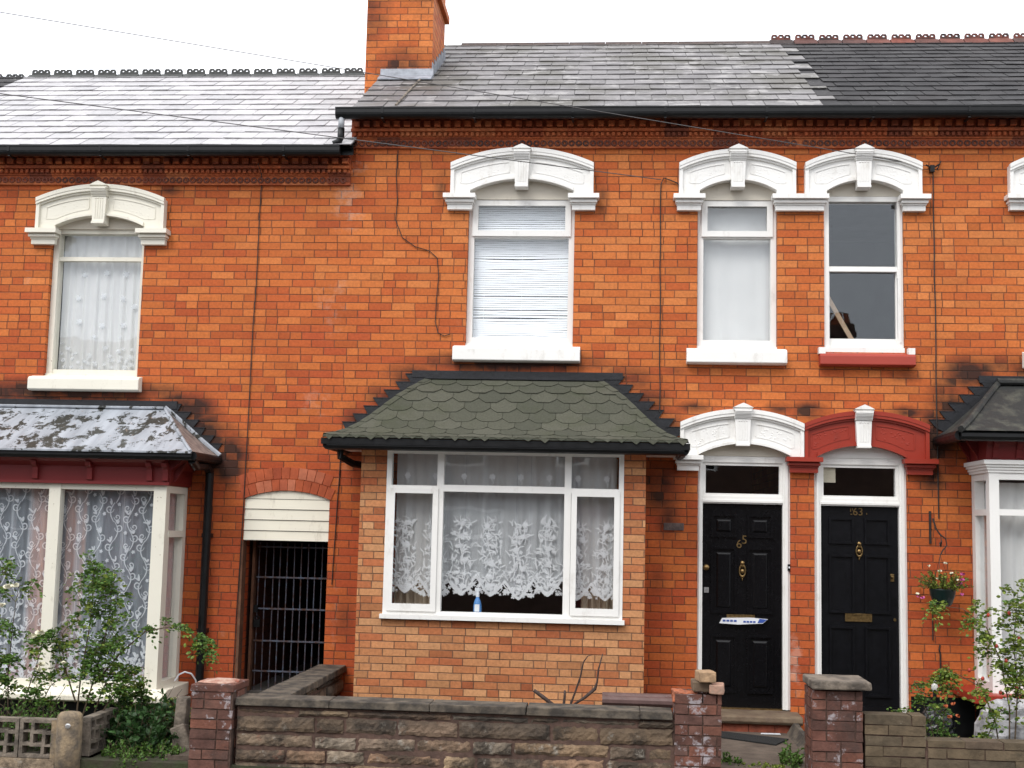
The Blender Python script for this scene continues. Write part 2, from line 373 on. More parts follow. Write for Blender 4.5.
def felt():
    t = NT('green_felt_shingle'); rnd = t.geo.outputs['Random Per Island']
    c = t.ramp(rnd, [(0, (.060, .062, .047)), (.5, (.071, .072, .054)), (1, (.083, .083, .064))])
    c = t.mix(1., c, t.ramp(t.noise(60, 6, .8), [(.3, .7), (.7, 1.3)]), 'MULTIPLY')
    c = t.mix(t.mapr(t.noise(2.6, 5, .7), .5, .68, 0, .35), c, (.040, .048, .022))
    return t.done(t.bsdf(c, .95, t.bump(t.noise(120, 4), .7, .004), spec=.2))
M['felt'] = felt()
M['felt_black'] = simple('mossy_black_felt', (.016, .017, .016), .7, .4, 6, bump=.6, bscale=18, col2=(.075, .075, .058), lo=.74, hi=.50)
def peel():
    t = NT('peeling_silver_paint')
    f = t.noise(5.2, 8, .72, stretch=(1.2, 1, .9), dist=.35)
    c = t.mix(t.mapr(f, .448, .473), (.035, .036, .03), (.33, .355, .39))
    c = t.mix(t.mapr(t.noise(22, 5, .7), .64, .67, 0, .9), c, (.34, .25, .20))
    c = t.mix(1., c, t.ramp(t.noise(1.5, 3, stretch=(6, 1, .5)), [(.35, .75), (.65, 1.1)]), 'MULTIPLY')
    return t.done(t.bsdf(c, .5, t.bump(f, .4, .01), spec=.4))
M['peel'] = peel()
M['oldboard'] = simple('bare_grey_board', (.27, .21, .18), .8, .5, 14, col2=(.12, .09, .08))
def glass():
    t = NT('window_glass'); dt = t.n('ShaderNodeVectorMath', operation='DOT_PRODUCT'); t.t.links.new(t.geo.outputs['Incoming'], dt.inputs[0]); t.t.links.new(t.geo.outputs['Normal'], dt.inputs[1])
    c1 = t.math('SUBTRACT', 1.0, t.math('ABSOLUTE', dt.outputs['Value'])); fac = t.math('ADD', .046, t.math('MULTIPLY', t.math('POWER', c1, 5.0), .85))
    g = t.n('ShaderNodeBsdfGlossy'); g.inputs['Roughness'].default_value = .012; g.inputs['Color'].default_value = (.93, .97, 1, 1)
    t.t.links.new(t.bump(t.noise(2.2, 2), .06, .02), g.inputs['Normal'])
    tr = t.n('ShaderNodeBsdfTransparent'); tr.inputs['Color'].default_value = (.985, .99, .99, 1)
    m = t.n('ShaderNodeMixShader'); t.t.links.new(fac, m.inputs[0]); t.t.links.new(tr.outputs[0], m.inputs[1]); t.t.links.new(g.outputs[0], m.inputs[2])
    return t.done(m.outputs[0])
M['glass'] = glass()
def cloth(name, col, alpha, trl=.4, var=.15):
    t = NT(name); c = t.mix(t.noise(3, 3), tuple(q * (1 - var) for q in col), col)
    d = t.n('ShaderNodeBsdfDiffuse'); t.set(d.inputs[0], c); l = t.n('ShaderNodeBsdfTranslucent'); t.set(l.inputs[0], c)
    m = t.n('ShaderNodeMixShader'); m.inputs[0].default_value = trl; t.t.links.new(d.outputs[0], m.inputs[1]); t.t.links.new(l.outputs[0], m.inputs[2])
    if alpha >= 1: return t.done(m.outputs[0])
    tr = t.n('ShaderNodeBsdfTransparent'); a = t.n('ShaderNodeMixShader')
    t.set(a.inputs[0], alpha); t.t.links.new(tr.outputs[0], a.inputs[1]); t.t.links.new(m.outputs[0], a.inputs[2])
    return t.done(a.outputs[0])
M['net'] = cloth('net_voile', (.86, .88, .90), .60, .2)
M['net_grey'] = cloth('grey_net_voile', (.74, .82, .92), .34, .2)
M['net_dense'] = cloth('dense_net', (.88, .90, .91), .9, .2)
M['lace'] = cloth('lace_thread', (.88, .92, .97), .66, .2)
M['lace_mid'] = cloth('lace_thread_mid', (.93, .94, .96), .70, .2)
M['net_side'] = cloth('pinkish_side_net', (.66, .56, .56), .92, .2)
M['lace_soft'] = cloth('lace_thread_soft', (.85, .87, .90), .5, .2)
M['net_plain'] = cloth('plain_net_sheet', (.84, .84, .83), .93, .15)
M['drape_peach'] = cloth('peach_drape', (.72, .34, .20), 1, .1)
M['drape_beige'] = cloth('beige_drape', (.55, .45, .34), 1, .1)
M['blind'] = simple('white_blind', (.90, .92, .95), .5, .06)
M['paper'] = simple('cream_paper', (.50, .46, .36), .8, .1)
M['plank'] = simple('pale_plank', (.58, .42, .28), .7, .3)
def leafm(name, a, b, rough=.5):
    t = NT(name); rnd = t.geo.outputs['Random Per Island']; c = t.ramp(rnd, [(0, a), (.55, b), (1, tuple(q * 1.5 for q in b))])
    p = t.n('ShaderNodeBsdfPrincipled'); t.set(p.inputs['Base Color'], c); p.inputs['Roughness'].default_value = rough; p.inputs['Specular IOR Level'].default_value = .35
    l = t.n('ShaderNodeBsdfTranslucent'); t.set(l.inputs[0], c); m = t.n('ShaderNodeMixShader'); m.inputs[0].default_value = .3
    t.t.links.new(p.outputs[0], m.inputs[1]); t.t.links.new(l.outputs[0], m.inputs[2]); return t.done(m.outputs[0])
M['leaf'] = leafm('rose_leaf', (.035, .080, .014), (.085, .165, .030))
M['leaf_dark'] = leafm('dark_leaf', (.016, .045, .012), (.036, .085, .024))
M['leaf_lime'] = leafm('lime_leaf', (.07, .12, .016), (.17, .22, .035))
M['leaf_dry'] = leafm('dry_leaf', (.10, .06, .02), (.20, .13, .05))
M['stem'] = simple('woody_stem', (.10, .07, .04), .8, .4, 20)
M['stem_dark'] = simple('bare_stem', (.055, .032, .025), .8, .4, 20)
M['petal_white'] = simple('white_petal', (.75, .72, .55), .7, .15, 30)
M['petal_pink'] = simple('pink_petal', (.62, .12, .36), .7, .3, 30)
M['petal_red'] = simple('red_hip', (.40, .04, .02), .5, .3, 30)
M['petal_orange'] = simple('orange_flower', (.50, .12, .04), .6, .3, 30)
M['pot'] = simple('dark_green_pot', (.004, .018, .016), .35, .3)
M['trough'] = simple('mauve_plastic', (.115, .062, .055), .6, .25, 12)
M['sack'] = simple('grey_white_sack', (.50, .49, .50), .6, .55, 9, bump=1, bscale=26, lo=.4, hi=.6)
M['dark_sack'] = simple('black_bin_bag', (.008, .009, .010), .25, .4, 12, bump=1, bscale=20)
M['mat'] = simple('rubber_mat', (.012, .013, .013), .9, .4, 60, bump=.8, bscale=200)
M['blue'] = simple('blue_liquid', (.08, .26, .60), .3, .2, 30)
M['white_plastic'] = simple('white_plastic', (.75, .77, .80), .4, .1)
M['ink'] = simple('printed_ink', (.03, .08, .35), .6, .2)
M['ink_black'] = simple('dark_ink', (.03, .03, .04), .6, .2)
M['opp_brick'] = brick_mat('facing_brick', [(.085, .05, .04), (.13, .075, .055)], (.10, .07, .05))

# ------------------------------------------------------------------ building helpers
def wall(mb, x0, x1, z0, z1, openings, y=0.0, th=.25):
    xs = sorted({x0, x1, *[o[0] for o in openings], *[o[1] for o in openings]}); zs = sorted({z0, z1, *[o[2] for o in openings], *[o[3] for o in openings]})
    xs = [x for x in xs if x0 <= x <= x1]; zs = [z for z in zs if z0 <= z <= z1]
    for i in range(len(xs) - 1):
        for j in range(len(zs) - 1):
            cx, cz = (xs[i] + xs[i + 1]) / 2, (zs[j] + zs[j + 1]) / 2
            if any(o[0] < cx < o[1] and o[2] < cz < o[3] for o in openings): continue
            a, b, c, d = xs[i], xs[i + 1], zs[j], zs[j + 1]
            mb.face([(a, y, c), (b, y, c), (b, y, d), (a, y, d)]); mb.face([(a, y + th, d), (b, y + th, d), (b, y + th, c), (a, y + th, c)])
    for a, b, c, d in openings:
        mb.face([(a, y, c), (a, y, d), (a, y + th, d), (a, y + th, c)]); mb.face([(b, y, d), (b, y, c), (b, y + th, c), (b, y + th, d)])
        mb.face([(a, y, d), (b, y, d), (b, y + th, d), (a, y + th, d)]); mb.face([(a, y, c), (a, y + th, c), (b, y + th, c), (b, y, c)])
def rect_frame(mb, x0, x1, z0, z1, w, y0, y1, wt=None, wb=None):
    wt = wt or w; wb = wb or w
    mb.box(x0, x0 + w, y0, y1, z0, z1); mb.box(x1 - w, x1, y0, y1, z0, z1)
    mb.box(x0 + w, x1 - w, y0, y1, z0, z0 + wb); mb.box(x0 + w, x1 - w, y0, y1, z1 - wt, z1)
def arcf(x0, x1, ze, za):
    c = (x0 + x1) / 2; h = (x1 - x0) / 2; s = za - ze; r = (h * h + s * s) / (2 * s); zc = za - r
    return lambda x: zc + sqrt(max(0, r * r - (x - c) ** 2))
def lin(a, b, n): return [a + (b - a) * i / n for i in range(n + 1)]

def hood(parent, cx, x0, x1, imps, zib, zit, ze, za, xi0, xi1, zs, zc, kt, kb, mat, keymat=None, impmats=None):
    """segmental moulded hood with keystone and impost blocks"""
    N = 28; fo = arcf(x0, x1, ze, za); fi = arcf(xi0, xi1, zs, zc)
    low = lambda x: fi(x) if xi0 <= x <= xi1 else zit
    xs = sorted(set(lin(x0, xi0 - .0005, 4) + lin(xi0, xi1, N) + lin(xi1 + .0005, x1, 4)))
    m = MB()
    m.strip([(x, low(x) if x not in () else 0, fo(x)) for x in xs], -.055, .030)
    # outer mouldings, stepped
    gx = lin(x0, x1, N)
    m.strip([(x, fo(x) - .028, fo(x) + .012) for x in gx], -.104, -.054)
    m.strip([(x, fo(x) - .055, fo(x) - .028) for x in gx], -.098, -.054)
    m.strip([(x, fo(x) - .075, fo(x) - .055) for x in gx], -.076, -.054)
    m.box(x0 + .001, x0 + .034, -.085, -.054, zit, ze - .03); m.box(x1 - .034, x1 - .001, -.085, -.054, zit, ze - .03)
    # intrados mouldings
    ix = lin(xi0, xi1, N); h = (xi1 - xi0) / 2
    m.strip([(x, fi(x) - .004, fi(x) + .020) for x in ix], -.082, -.054)
    m.strip([(x, fi(x) + .020, fi(x) + .038) for x in ix], -.068, -.054)
    # raised fillets round the two sunk panels
    for s in (-1, 1):
        a = cx + s * .125; b = cx + s * ((x1 - x0) / 2 - .10)
        a, b = min(a, b), max(a, b); px = lin(a, b, 12)
        top = lambda x: fo(x) - .115
        bot = lambda x: max((fi(min(max(x, xi0), xi1)) + .065), zit + .06)
        pts = [(x, bot(x), top(x)) for x in px if top(x) - bot(x) > .02]
        if len(pts) > 3:
            m.strip([(x, t_ - .010, t_) for x, b_, t_ in pts], -.062, -.054); m.strip([(x, b_, b_ + .010) for x, b_, t_ in pts], -.059, -.054)
            for (x, b_, t_) in (pts[0], pts[-1]): m.box(x - .005, x + .005, -.061, -.054, b_ + .01, t_ - .01)
            # carved leafwork in the panel
            for k in range(22):
                x = rr(pts[0][0] + .03, pts[-1][0] - .03); z = rr(bot(x) + .02, max(bot(x) + .021, top(x) - .02))
                m.ball((x, -.0535, z), rr(.008, .016), .0035 if zc > 4 else .005, rr(.006, .013), 6, 4)
    hd = m.build('window_hood' if zc > 4 else 'door_hood', mat, parent)
    k = MB(); kw = .082; zt = kt - .045; zm = zt - .13
    k.prism([(cx - kw - .012, zt + .0005), (cx + kw + .012, zt + .0005), (cx + kw * .6, zt + .024), (cx, kt), (cx - kw * .6, zt + .024)], -.165, -.05)
    k.box(cx - kw - .004, cx + kw + .004, -.15, -.05, zt - .022, zt - .001)
    for i in range(6):
        a0 = pi / 2 * i / 6; k.box(cx - kw + .004, cx + kw - .004, -.112 - .058 * cos(a0) * (1 - i / 12), -.05, zt - .022 - .013 * (i + 1) + .0005, zt - .022 - .013 * i - .0005)
    z1 = zt - .105
    k.prism([(cx - .062, kb + .02), (cx + .062, kb + .02), (cx + .073, z1), (cx - .073, z1)], -.112, .01)
    for s in (-.036, -.012, .012, .036): k.box(cx + s - .0045, cx + s + .0045, -.1175, -.1115, kb + .055, z1 - .03)
    for s in (-.036, -.012, .012, .036): k.ball((cx + s, -.114, z1 - .015), .008, .007, .008, 6, 4)
    k.box(cx - .064, cx + .064, -.128, .01, kb, kb + .0195)
    ko = k.build('keystone', keymat or mat, hd)
    for i, (a, b, cap_l, cap_r) in enumerate(imps):
        q = MB(); H = zit - zib
        steps = [(0, .34, -.060, .008), (.34, .46, -.072, .014), (.46, .62, -.098, .026), (.62, .70, -.085, .018), (.70, 1.0, -.135, .045)]
        for s0, s1, yy, ov in steps:
            q.box(a + (.045 - ov if cap_l else 0), b - (.045 - ov if cap_r else 0), yy, .02 if ov < .001 else -.0005, zib + H * s0 + .0004, zib + H * s1 - .0004)
        q.build('impost', (impmats or {}).get(i, mat), hd)
    return hd, fi

def pane(parent, x0, x1, z0, z1, y):
    return MB().box(x0, x1, y, y + .004, z0, z1).build('pane', M['glass'], parent)

def sill(parent, x0, x1, z0, z1, mat, y=-.10, lugs=None):
    m = MB(); m.prismx([(y, z0 + .012), (y + .03, z0), (.06, z0), (.06, z1 + .02), (y + .02, z1 - .012), (y, z1 - .03)], x0, x1)
    o = m.build('sill', mat, parent, bevel=.006)
    return o

def slates(name, mat, parent, x0, x1, ye, ze, yr, zr, gauge=.275, w=.305, th=.011):
    sl = Vector((0, yr - ye, zr - ze)); L = sl.length; d = sl / L; nrm = Vector((0, -d.z, d.y))
    m = MB(); rows = int(L / gauge) + 1
    m.face([Vector((x0, ye, ze)) - nrm * .004, Vector((x1, ye, ze)) - nrm * .004, Vector((x1, yr, zr)) - nrm * .004, Vector((x0, yr, zr)) - nrm * .004])
    for r in range(rows):
        s0 = r * gauge - .02; s1 = min(s0 + gauge * 1.18, L + .01)
        x = x0 - (w / 2 if r % 2 else 0) + rr(-.01, .01)
        if abs(x0 - 1.95) < .01: x = 1.95 + (.16 if r % 2 else 0)
        xe_ = x1 + (.155 if r % 2 and abs(x1 - 1.95) < .01 else 0)
        while x < xe_:
            a, b = max(x + .0035, x0), min(x + w - .0035, xe_); x += w
            if b - a < .03: continue
            ds = rr(-.006, .006); lift = th + rr(0, .004); tw = rr(-.003, .003)
            P = lambda xx, ss, hh: Vector((xx, ye, ze)) + d * ss + nrm * hh
            vs = [P(a, s0 + ds, lift - .008 + tw), P(b, s0 + ds, lift - .008 - tw), P(a, s0 + ds, lift + tw), P(b, s0 + ds, lift - tw), P(a, s1, .0005), P(b, s1, .0005)]
            m.add(vs, [(0, 1, 3, 2), (2, 3, 5, 4), (0, 2, 4), (1, 5, 3)])
    return m.build(name, mat, parent, fix=False)

def ridge_crest(mb, x0, x1, y, z, tl=.285, skip=0):
    """crested ridge tiles: saddle plus a pierced three-lobed comb"""
    x = x0
    while x < x1 - .05:
        a, b = x + .006, min(x + tl - .006, x1); x += tl
        hh = rr(-.003, .003)
        mb.prismx([(y - .13, z - .085), (y - .125, z - .06), (y - .03, z + .018 + hh), (y + .03, z + .018 + hh), (y + .125, z - .06), (y + .13, z - .085)], a, b)
        mb.box(a + .02, b - .02, y - .012, y + .012, z + .018 + hh, z + .034 + hh)
        n = 3; cw = (b - a - .04) / n
        for i in range(n):
            c = a + .02 + cw * (i + .5); zb = z + .034 + hh; hw = cw / 2 - .001; ht = .056
            # ring of quads round a pierced hole
            out = [(-hw, 0), (hw, 0), (hw, ht * .6), (hw * .6, ht), (-hw * .6, ht), (-hw, ht * .6)]
            inn = [(-hw * .34, ht * .32), (hw * .34, ht * .32), (hw * .40, ht * .5), (hw * .25, ht * .68), (-hw * .25, ht * .68), (-hw * .40, ht * .5)]
            for yy in (-.011, .011):
                for k in range(6):
                    k2 = (k + 1) % 6
                    mb.face([(c + out[k][0], y + yy, zb + out[k][1]), (c + out[k2][0], y + yy, zb + out[k2][1]), (c + inn[k2][0], y + yy, zb + inn[k2][1]), (c + inn[k][0], y + yy, zb + inn[k][1])])
            for lp in (out, inn):
                for k in range(6):
                    k2 = (k + 1) % 6
                    mb.face([(c + lp[k][0], y - .011, zb + lp[k][1]), (c + lp[k2][0], y - .011, zb + lp[k2][1]), (c + lp[k2][0], y + .011, zb + lp[k2][1]), (c + lp[k][0], y + .011, zb + lp[k][1])])

def cornice(parent, x0, x1, dz):
    m = MB(); g_ = MB()
    m.box(x0, x1, -.035, .02, 5.475 + dz, 5.565 + dz)               # band of rings
    x = x0 + .035
    while x < x1 - .03:
        g_.torus((x, -.040, 5.520 + dz), .0225, .0095, 14, 5); m.ball((x, -.033, 5.52 + dz), .010, .010, .010, 6, 4)
        x += .0690
    m.box(x0, x1, -.050, .02, 5.566 + dz, 5.580 + dz); m.box(x0, x1, -.055, .02, 5.581 + dz, 5.625 + dz)
    x = x0 + .02
    while x < x1 - .03:
        m.box(x, x + .028, -.088, -.052, 5.585 + dz, 5.617 + dz); x += .0530
    m.box(x0, x1, -.105, .02, 5.626 + dz, 5.652 + dz); m.box(x0, x1, -.075, .02, 5.653 + dz, 5.74 + dz)
    x = x0 + .03
    while x < x1 - .05:
        m.box(x, x + .058, -.135, -.072, 5.668 + dz, 5.718 + dz); m.prismx([(-.135, 5.718 + dz), (-.105, 5.733 + dz), (-.073, 5.733 + dz), (-.073, 5.718 + dz)], x, x + .058); x += .1000
    m.box(x0, x1, -.16, .02, 5.741 + dz, 5.80 + dz)
    co_ = m.build('cornice', M['terracotta'], parent, fix=False); g_.build('ring_moulding', M['ring'], co_, fix=False); return co_

def gutter(parent, x0, x1, y, z, r=.052, mat=None, brackets=True):
    """deep flow gutter, its rim 50 mm over the round"""
    m = MB(); seg = 8
    pr = [(y - r, z + .05)] + [(y + r * cos(pi + pi * i / seg), z + r * sin(pi + pi * i / seg)) for i in range(seg + 1)] + [(y + r, z + .05)]
    q_ = r - .005; po = [(y - q_, z + .05)] + [(y + q_ * cos(pi + pi * i / seg), z + q_ * sin(pi + pi * i / seg)) for i in range(seg + 1)] + [(y + q_, z + .05)]
    for P in (pr, po):
        for i in range(len(P) - 1): m.face([(x0, *P[i]), (x1, *P[i]), (x1, *P[i + 1]), (x0, *P[i + 1])])
    m.box(x0, x1, y - r - .006, y - r + .006, z + .038, z + .052)
    for xx in (x0, x1): m.face([(xx, *p) for p in pr])
    x = x0 + .45
    while x < x1 and brackets:
        m.box(x, x + .022, y - r - .005, y - r - .001, z - .01, z + .05); m.box(x, x + .022, y - r * .6, -.16, z - r - .006, z - r + .004); x += .93 + rr(-.05, .05)
    return m.build('gutter', mat or M['black'], parent)

def flash_teeth(parent, x_lo, z_lo, x_hi, z_hi, n, out, wide=.19):
    """stepped lead flashing up a slope where a lean-to roof meets the wall"""
    m = MB()
    for i in range(n):
        f0, f1 = i / n, (i + 1) / n
        za, zb = z_lo + (z_hi - z_lo) * f0, z_lo + (z_hi - z_lo) * f1
        xa, xb = x_lo + (x_hi - x_lo) * f0, x_lo + (x_hi - x_lo) * f1
        s = -1 if x_hi > x_lo else 1
        jx = rr(-.01, .01)
        m.prism([(xa - s * .03, za - .03), (xb - s * .08, zb), (xb + s * (wide + jx), zb), (xa + s * .035, za)], -.014 - .002 * (i % 2), .004)
        m.box(min(xb, xb + s * (wide + jx)), max(xb, xb + s * (wide + jx)), -.019, -.0, zb + .0005, zb + .006)
    return m

# lean-to hipped bay roof surface: returns point at (x, slope t)
class BayRoof:
    def __init__(s, xl, xr, xtl, xtr, ye, ze, zt, flare=0.0):
        s.xl, s.xr, s.xtl, s.xtr, s.ye, s.ze, s.zt, s.fl = xl, xr, xtl, xtr, ye, ze, zt, flare
    def prof(s, t): return s.ye * (1 - t), s.ze + (s.zt - s.ze) * (t - s.fl * sin(pi * min(1, t * 1.35)) * .5 * (1 - t))
    def front(s, x, t, h=0):
        y, z = s.prof(t); n = Vector((0, -(s.zt - s.ze), -s.ye)).normalized(); n = Vector((0, -abs(n.y), abs(n.z)))
        return Vector((x, y, z)) + n * h
    def hipx(s, t, side): return s.xl + (s.xtl - s.xl) * t if side < 0 else s.xr + (s.xtr - s.xr) * t
    def side(s, y, t, side, h=0):
        x = s.hipx(t, side); z = s.prof(t)[1]; return Vector((x + side * h * .6, y, z + h * .7))

def clip(poly, a, b, c):
    """keep a*x+b*y<=c"""
    out = []
    for i in range(len(poly)):
        p, q = poly[i], poly[(i + 1) % len(poly)]
        dp, dq = a * p[0] + b * p[1] - c, a * q[0] + b * q[1] - c
        if dp <= 0: out.append(p)
        if dp * dq < 0:
            f = dp / (dp - dq); out.append((p[0] + f * (q[0] - p[0]), p[1] + f * (q[1] - p[1])))
    return out

# ------------------------------------------------------------------ the row of houses
EZ = 5.805; EY = -.29; RY = 2.9; RZ = 7.665; DZ = -.375
def shell(name, label, x0, x1, dz, openings, slatemat, rx0, rx1):
    h = thing(name, label, 'house', ((x0 + x1) / 2, 0, 0), 'terraced houses of the row')
    m = MB(); wall(m, x0, x1, -.15, 5.80 + dz, openings)
    m.face([(x0, 6.1, -.15), (x1, 6.1, -.15), (x1, 6.1, 5.8 + dz), (x0, 6.1, 5.8 + dz)])
    for x in (x0, x1):
        m.face([(x, 0.25, -.15), (x, 6.1, -.15), (x, 6.1, EZ + dz), (x, .25, EZ + dz)])
        m.face([(x, 0.0, 5.78 + dz), (x, 5.8, 5.78 + dz), (x, RY, RZ - .1 + dz)])
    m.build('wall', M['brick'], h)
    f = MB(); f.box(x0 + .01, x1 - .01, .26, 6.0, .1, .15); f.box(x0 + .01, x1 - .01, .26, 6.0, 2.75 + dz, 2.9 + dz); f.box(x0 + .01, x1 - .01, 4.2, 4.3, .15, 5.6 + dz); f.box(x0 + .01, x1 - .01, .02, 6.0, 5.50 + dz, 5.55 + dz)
    f.build('floor', M['room'], h)
    sm_ = (.235, .26) if rx0 == 1.95 else (.275, .305)
    s = slates('roof', slatemat, h, rx0, rx1, EY, EZ + dz, RY, RZ + dz, *sm_)
    b = MB(); b.face([(rx0, RY, RZ + dz - .01), (rx1, RY, RZ + dz - .01), (rx1, 6.2, EZ + dz - .1), (rx0, 6.2, EZ + dz - .1)])
    b.face([(rx0, EY + .02, EZ + dz - .03), (rx1, EY + .02, EZ + dz - .03), (rx1, RY, RZ + dz - .03), (rx0, RY, RZ + dz - .03)])
    b.box(rx0, rx1, -.20, -.185, EZ + dz - .075, EZ + dz + .03)
    b.build('roof_boarding', M['black'], h)
    return h

# ---- house 65
O65 = [(-1.425, -.385, 3.50, 5.20), (.82, 1.68, .09, 2.68), (-1.95, .03, .95, 2.42), (.8, 1.55, 3.50, 5.20)]
h65 = shell('terraced_house', 'orange brick house with green shingled bay roof, chimney and black door 65', -2.6, 1.79, 0, [(-1.425, -.385, 3.50, 5.20), (.82, 1.68, .09, 2.68), (-1.95, .03, .95, 2.42), (.80, 1.56, 3.50, 5.20)], M['slate_mid'], -2.55, 1.95)
cornice(h65, -2.60, 1.789, 0)
gutter(h65, -2.715, 1.95, -.275, 5.745)
m = MB(); m.tube([(-2.66, -.275, 5.72), (-2.66, -.275, 5.60)], .030, 10); m.build('gutter_outlet', M['grey_plastic'], h65, smooth=True)
m = MB(); m.tube([(-2.66, -.275, 5.60), (-2.66, -.275, 5.51), (-2.68, -.275, 5.465), (-2.73, -.275, 5.44)], .034, 10); m.build('downpipe', M['black'], h65, smooth=True)
m = MB()
x = -1.9
while x < 1.95:
    b = min(x + .44, 1.95); m.prismx([(RY - .12, RZ - .07), (RY - .05, RZ + .005), (RY, RZ + .022), (RY + .05, RZ + .005), (RY + .12, RZ - .07)], x + .003, b - .003); x += .44
m.build('ridge', M['ridge_brown'], h65)
# gable upstand over the lower neighbour
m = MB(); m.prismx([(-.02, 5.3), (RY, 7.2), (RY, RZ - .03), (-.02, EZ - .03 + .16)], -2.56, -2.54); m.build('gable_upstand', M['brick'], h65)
# chimney
cx0, cx1, cy0, cy1 = -2.71, -1.985, 1.02, 1.95
m = MB(); m.box(cx0, cx1, cy0, cy1, 6.2, 8.2); m.box(cx0 - .0, cx1 + .045, cy0 + .1, cy1 + .05, 7.56, 7.64); m.box(cx0 - .05, cx1 + .07, cy0 - .05, cy1 + .07, 8.2, 8.42)
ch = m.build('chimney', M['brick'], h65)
m = MB(); rz = lambda y: EZ + (y - EY) * (RZ - EZ) / (RY - EY)
m.prismx([(cy0 - .012, rz(cy0) + .10), (cy0 - .002, rz(cy0) + .10), (cy0 - .002, rz(cy0) - .02), (cy0 - .17, rz(cy0) - .075), (cy0 - .17, rz(cy0) - .06), (cy0 - .02, rz(cy0) + .03)], -2.54, cx1 + .02)
m.build('lead_apron', M['lead_grey'], ch)
m = MB()
yy = cy0
while yy < cy1 - .02:
    m.prismx([(yy - .01, rz(yy) - .02), (yy + .165, rz(yy + .16) - .02), (yy + .17, rz(yy + .16) + .10), (yy - .01, rz(yy) + .17)], cx1 + .002, cx1 + .012); yy += .16
m.build('step_flashing', M['lead_grey'], ch)
pts = [(-2.13, -.28, rz(-.28) + .02), (-2.11, .3, rz(.3) + .02), (-2.08, .9, rz(.9) + .02), (-2.03, 1.0, rz(1.0) + .03)]
MB().tube(pts, .011, 6).build('mortar_line', M['concrete'], h65)

# upper windows of 65
hood(h65, -.905, -1.602, -.207, [(-1.665, -1.35, 1, 1), (-.45, -.15, 1, 1)], 4.853, 5.00, 5.300, 5.452, -1.41, -.40, 5.045, 5.16, 5.482, 5.065, M['stucco'])
hood(h65, 1.175, .617, 1.728, [(.563, .865, 1, 1)], 4.853, 5.00, 5.302, 5.435, .815, 1.545, 5.05, 5.155, 5.478, 5.065, M['stucco'])
def casement(parent, x0, x1, z0, ztr, ztop, mat, ymid=.05, topc=True):
    x0 -= .018; x1 += .012; m = MB(); rect_frame(m, x0, x1, z0, ztop, .054, ymid + .012, ymid + .10, .03, .065)
    m.box(x0 + .054, x1 - .054, ymid + .012, ymid + .10, ztr - .025, ztr + .018)
    if topc: rect_frame(m, x0 + .035, x1 - .035, ztr - .012, ztop - .012, .056, ymid - .008, ymid + .0115)
    m.box(x0 - .01, x1 + .01, ymid - .02, ymid + .05, z0 - .03, z0 + .0)
    w = m.build('window', mat, parent)
    pane(w, x0 + .07, x1 - .07, ztr + .03, ztop - .05, ymid + .03)
    pane(w, x0 + .054, x1 - .054, z0 + .065, ztr - .025, ymid + .05)
    return w
w = casement(h65, -1.405, -.40, 3.545, 4.625, 4.985, M['wood_white'])
sill(w, -1.535, -.31, 3.36, 3.515, M['stucco'])
w = casement(h65, .825, 1.545, 3.545, 4.63, 4.985, M['wood_white'])
sill(w, .70, 1.64, 3.365, 3.515, M['stucco'])
MB().strip([(x, 4.975, arcf(-1.41, -.40, 5.05, 5.17)(x) + .07) for x in lin(-1.41, -.40, 16)], .031, .06).build('tympanum', M['tymp'], h65)
MB().strip([(x, 4.975, arcf(.815, 1.545, 5.06, 5.165)(x) + .07) for x in lin(.815, 1.545, 16)], .031, .06).build('tympanum', M['tymp'], h65)

# door surrounds
def entrance(parent, x0, x1, doorx0, doorx1, zs0, mat, tymat, dmat, number, hinge):
    m = MB(); y0 = .035
    m.box(x0, doorx0, y0, .16, zs0, 2.50); m.box(doorx1, x1, y0, .16, zs0, 2.50)
    m.box(x0 + .02, doorx0 - .02, y0 - .014, y0, zs0, 2.46); m.box(doorx1 + .02, x1 - .02, y0 - .014, y0, zs0, 2.46)
    m.box(doorx0, doorx1, y0 + .004, .16, 2.44, 2.50); m.box(doorx0, doorx1, y0 + .004, .16, 2.052, 2.12)
    m.box(doorx0, doorx1, y0 - .012, y0 + .0035, 2.065, 2.085); rect_frame(m, doorx0, doorx1, 2.12, 2.44, .028, y0 + .02, .12)
    fr = m.build('door_frame', mat, parent)
    pane(fr, doorx0 + .028, doorx1 - .028, 2.148, 2.412, .07)
    f = arcf(x0, x1, 2.52, 2.612)
    MB().strip([(x, 2.5005, f(x) + .05) for x in lin(x0, x1, 16)], .031, .08).build('tympanum', tymat, parent)
    zb = .165; d = MB(); d.box(doorx0 + .004, doorx1 - .004, .085, .125, zb, 2.048)
    w = doorx1 - doorx0; L = lambda a: doorx0 + w * a
    if number == '65': rows = [(1.735, 1.955), (1.03, 1.645), (.30, .83)]
    else: rows = [(1.70, 1.945), (1.06, 1.60), (.30, .94)]
    for (a, b) in rows:
        for (p, q) in ((.11, .435), (.565, .89)):
            rect_frame(d, L(p), L(q), a, b, .020, .064, .0845)
            rect_frame(d, L(p) + .020, L(q) - .020, a + .020, b - .020, .008, .075, .0845)
            if number == '65':
                X0, X1, Z0, Z1 = L(p) + .05, L(q) - .05, a + .05, b - .05; e = .018
                vs = [(X0, .0845, Z0), (X1, .0845, Z0), (X1, .0845, Z1), (X0, .0845, Z1), (X0 + e, .073, Z0 + e), (X1 - e, .073, Z0 + e), (X1 - e, .073, Z1 - e), (X0 + e, .073, Z1 - e)]
                d.add(vs, [(0, 1, 5, 4), (1, 2, 6, 5), (2, 3, 7, 6), (3, 0, 4, 7), (4, 5, 6, 7)])
    do = d.build('door', dmat, parent)
    return do, fr
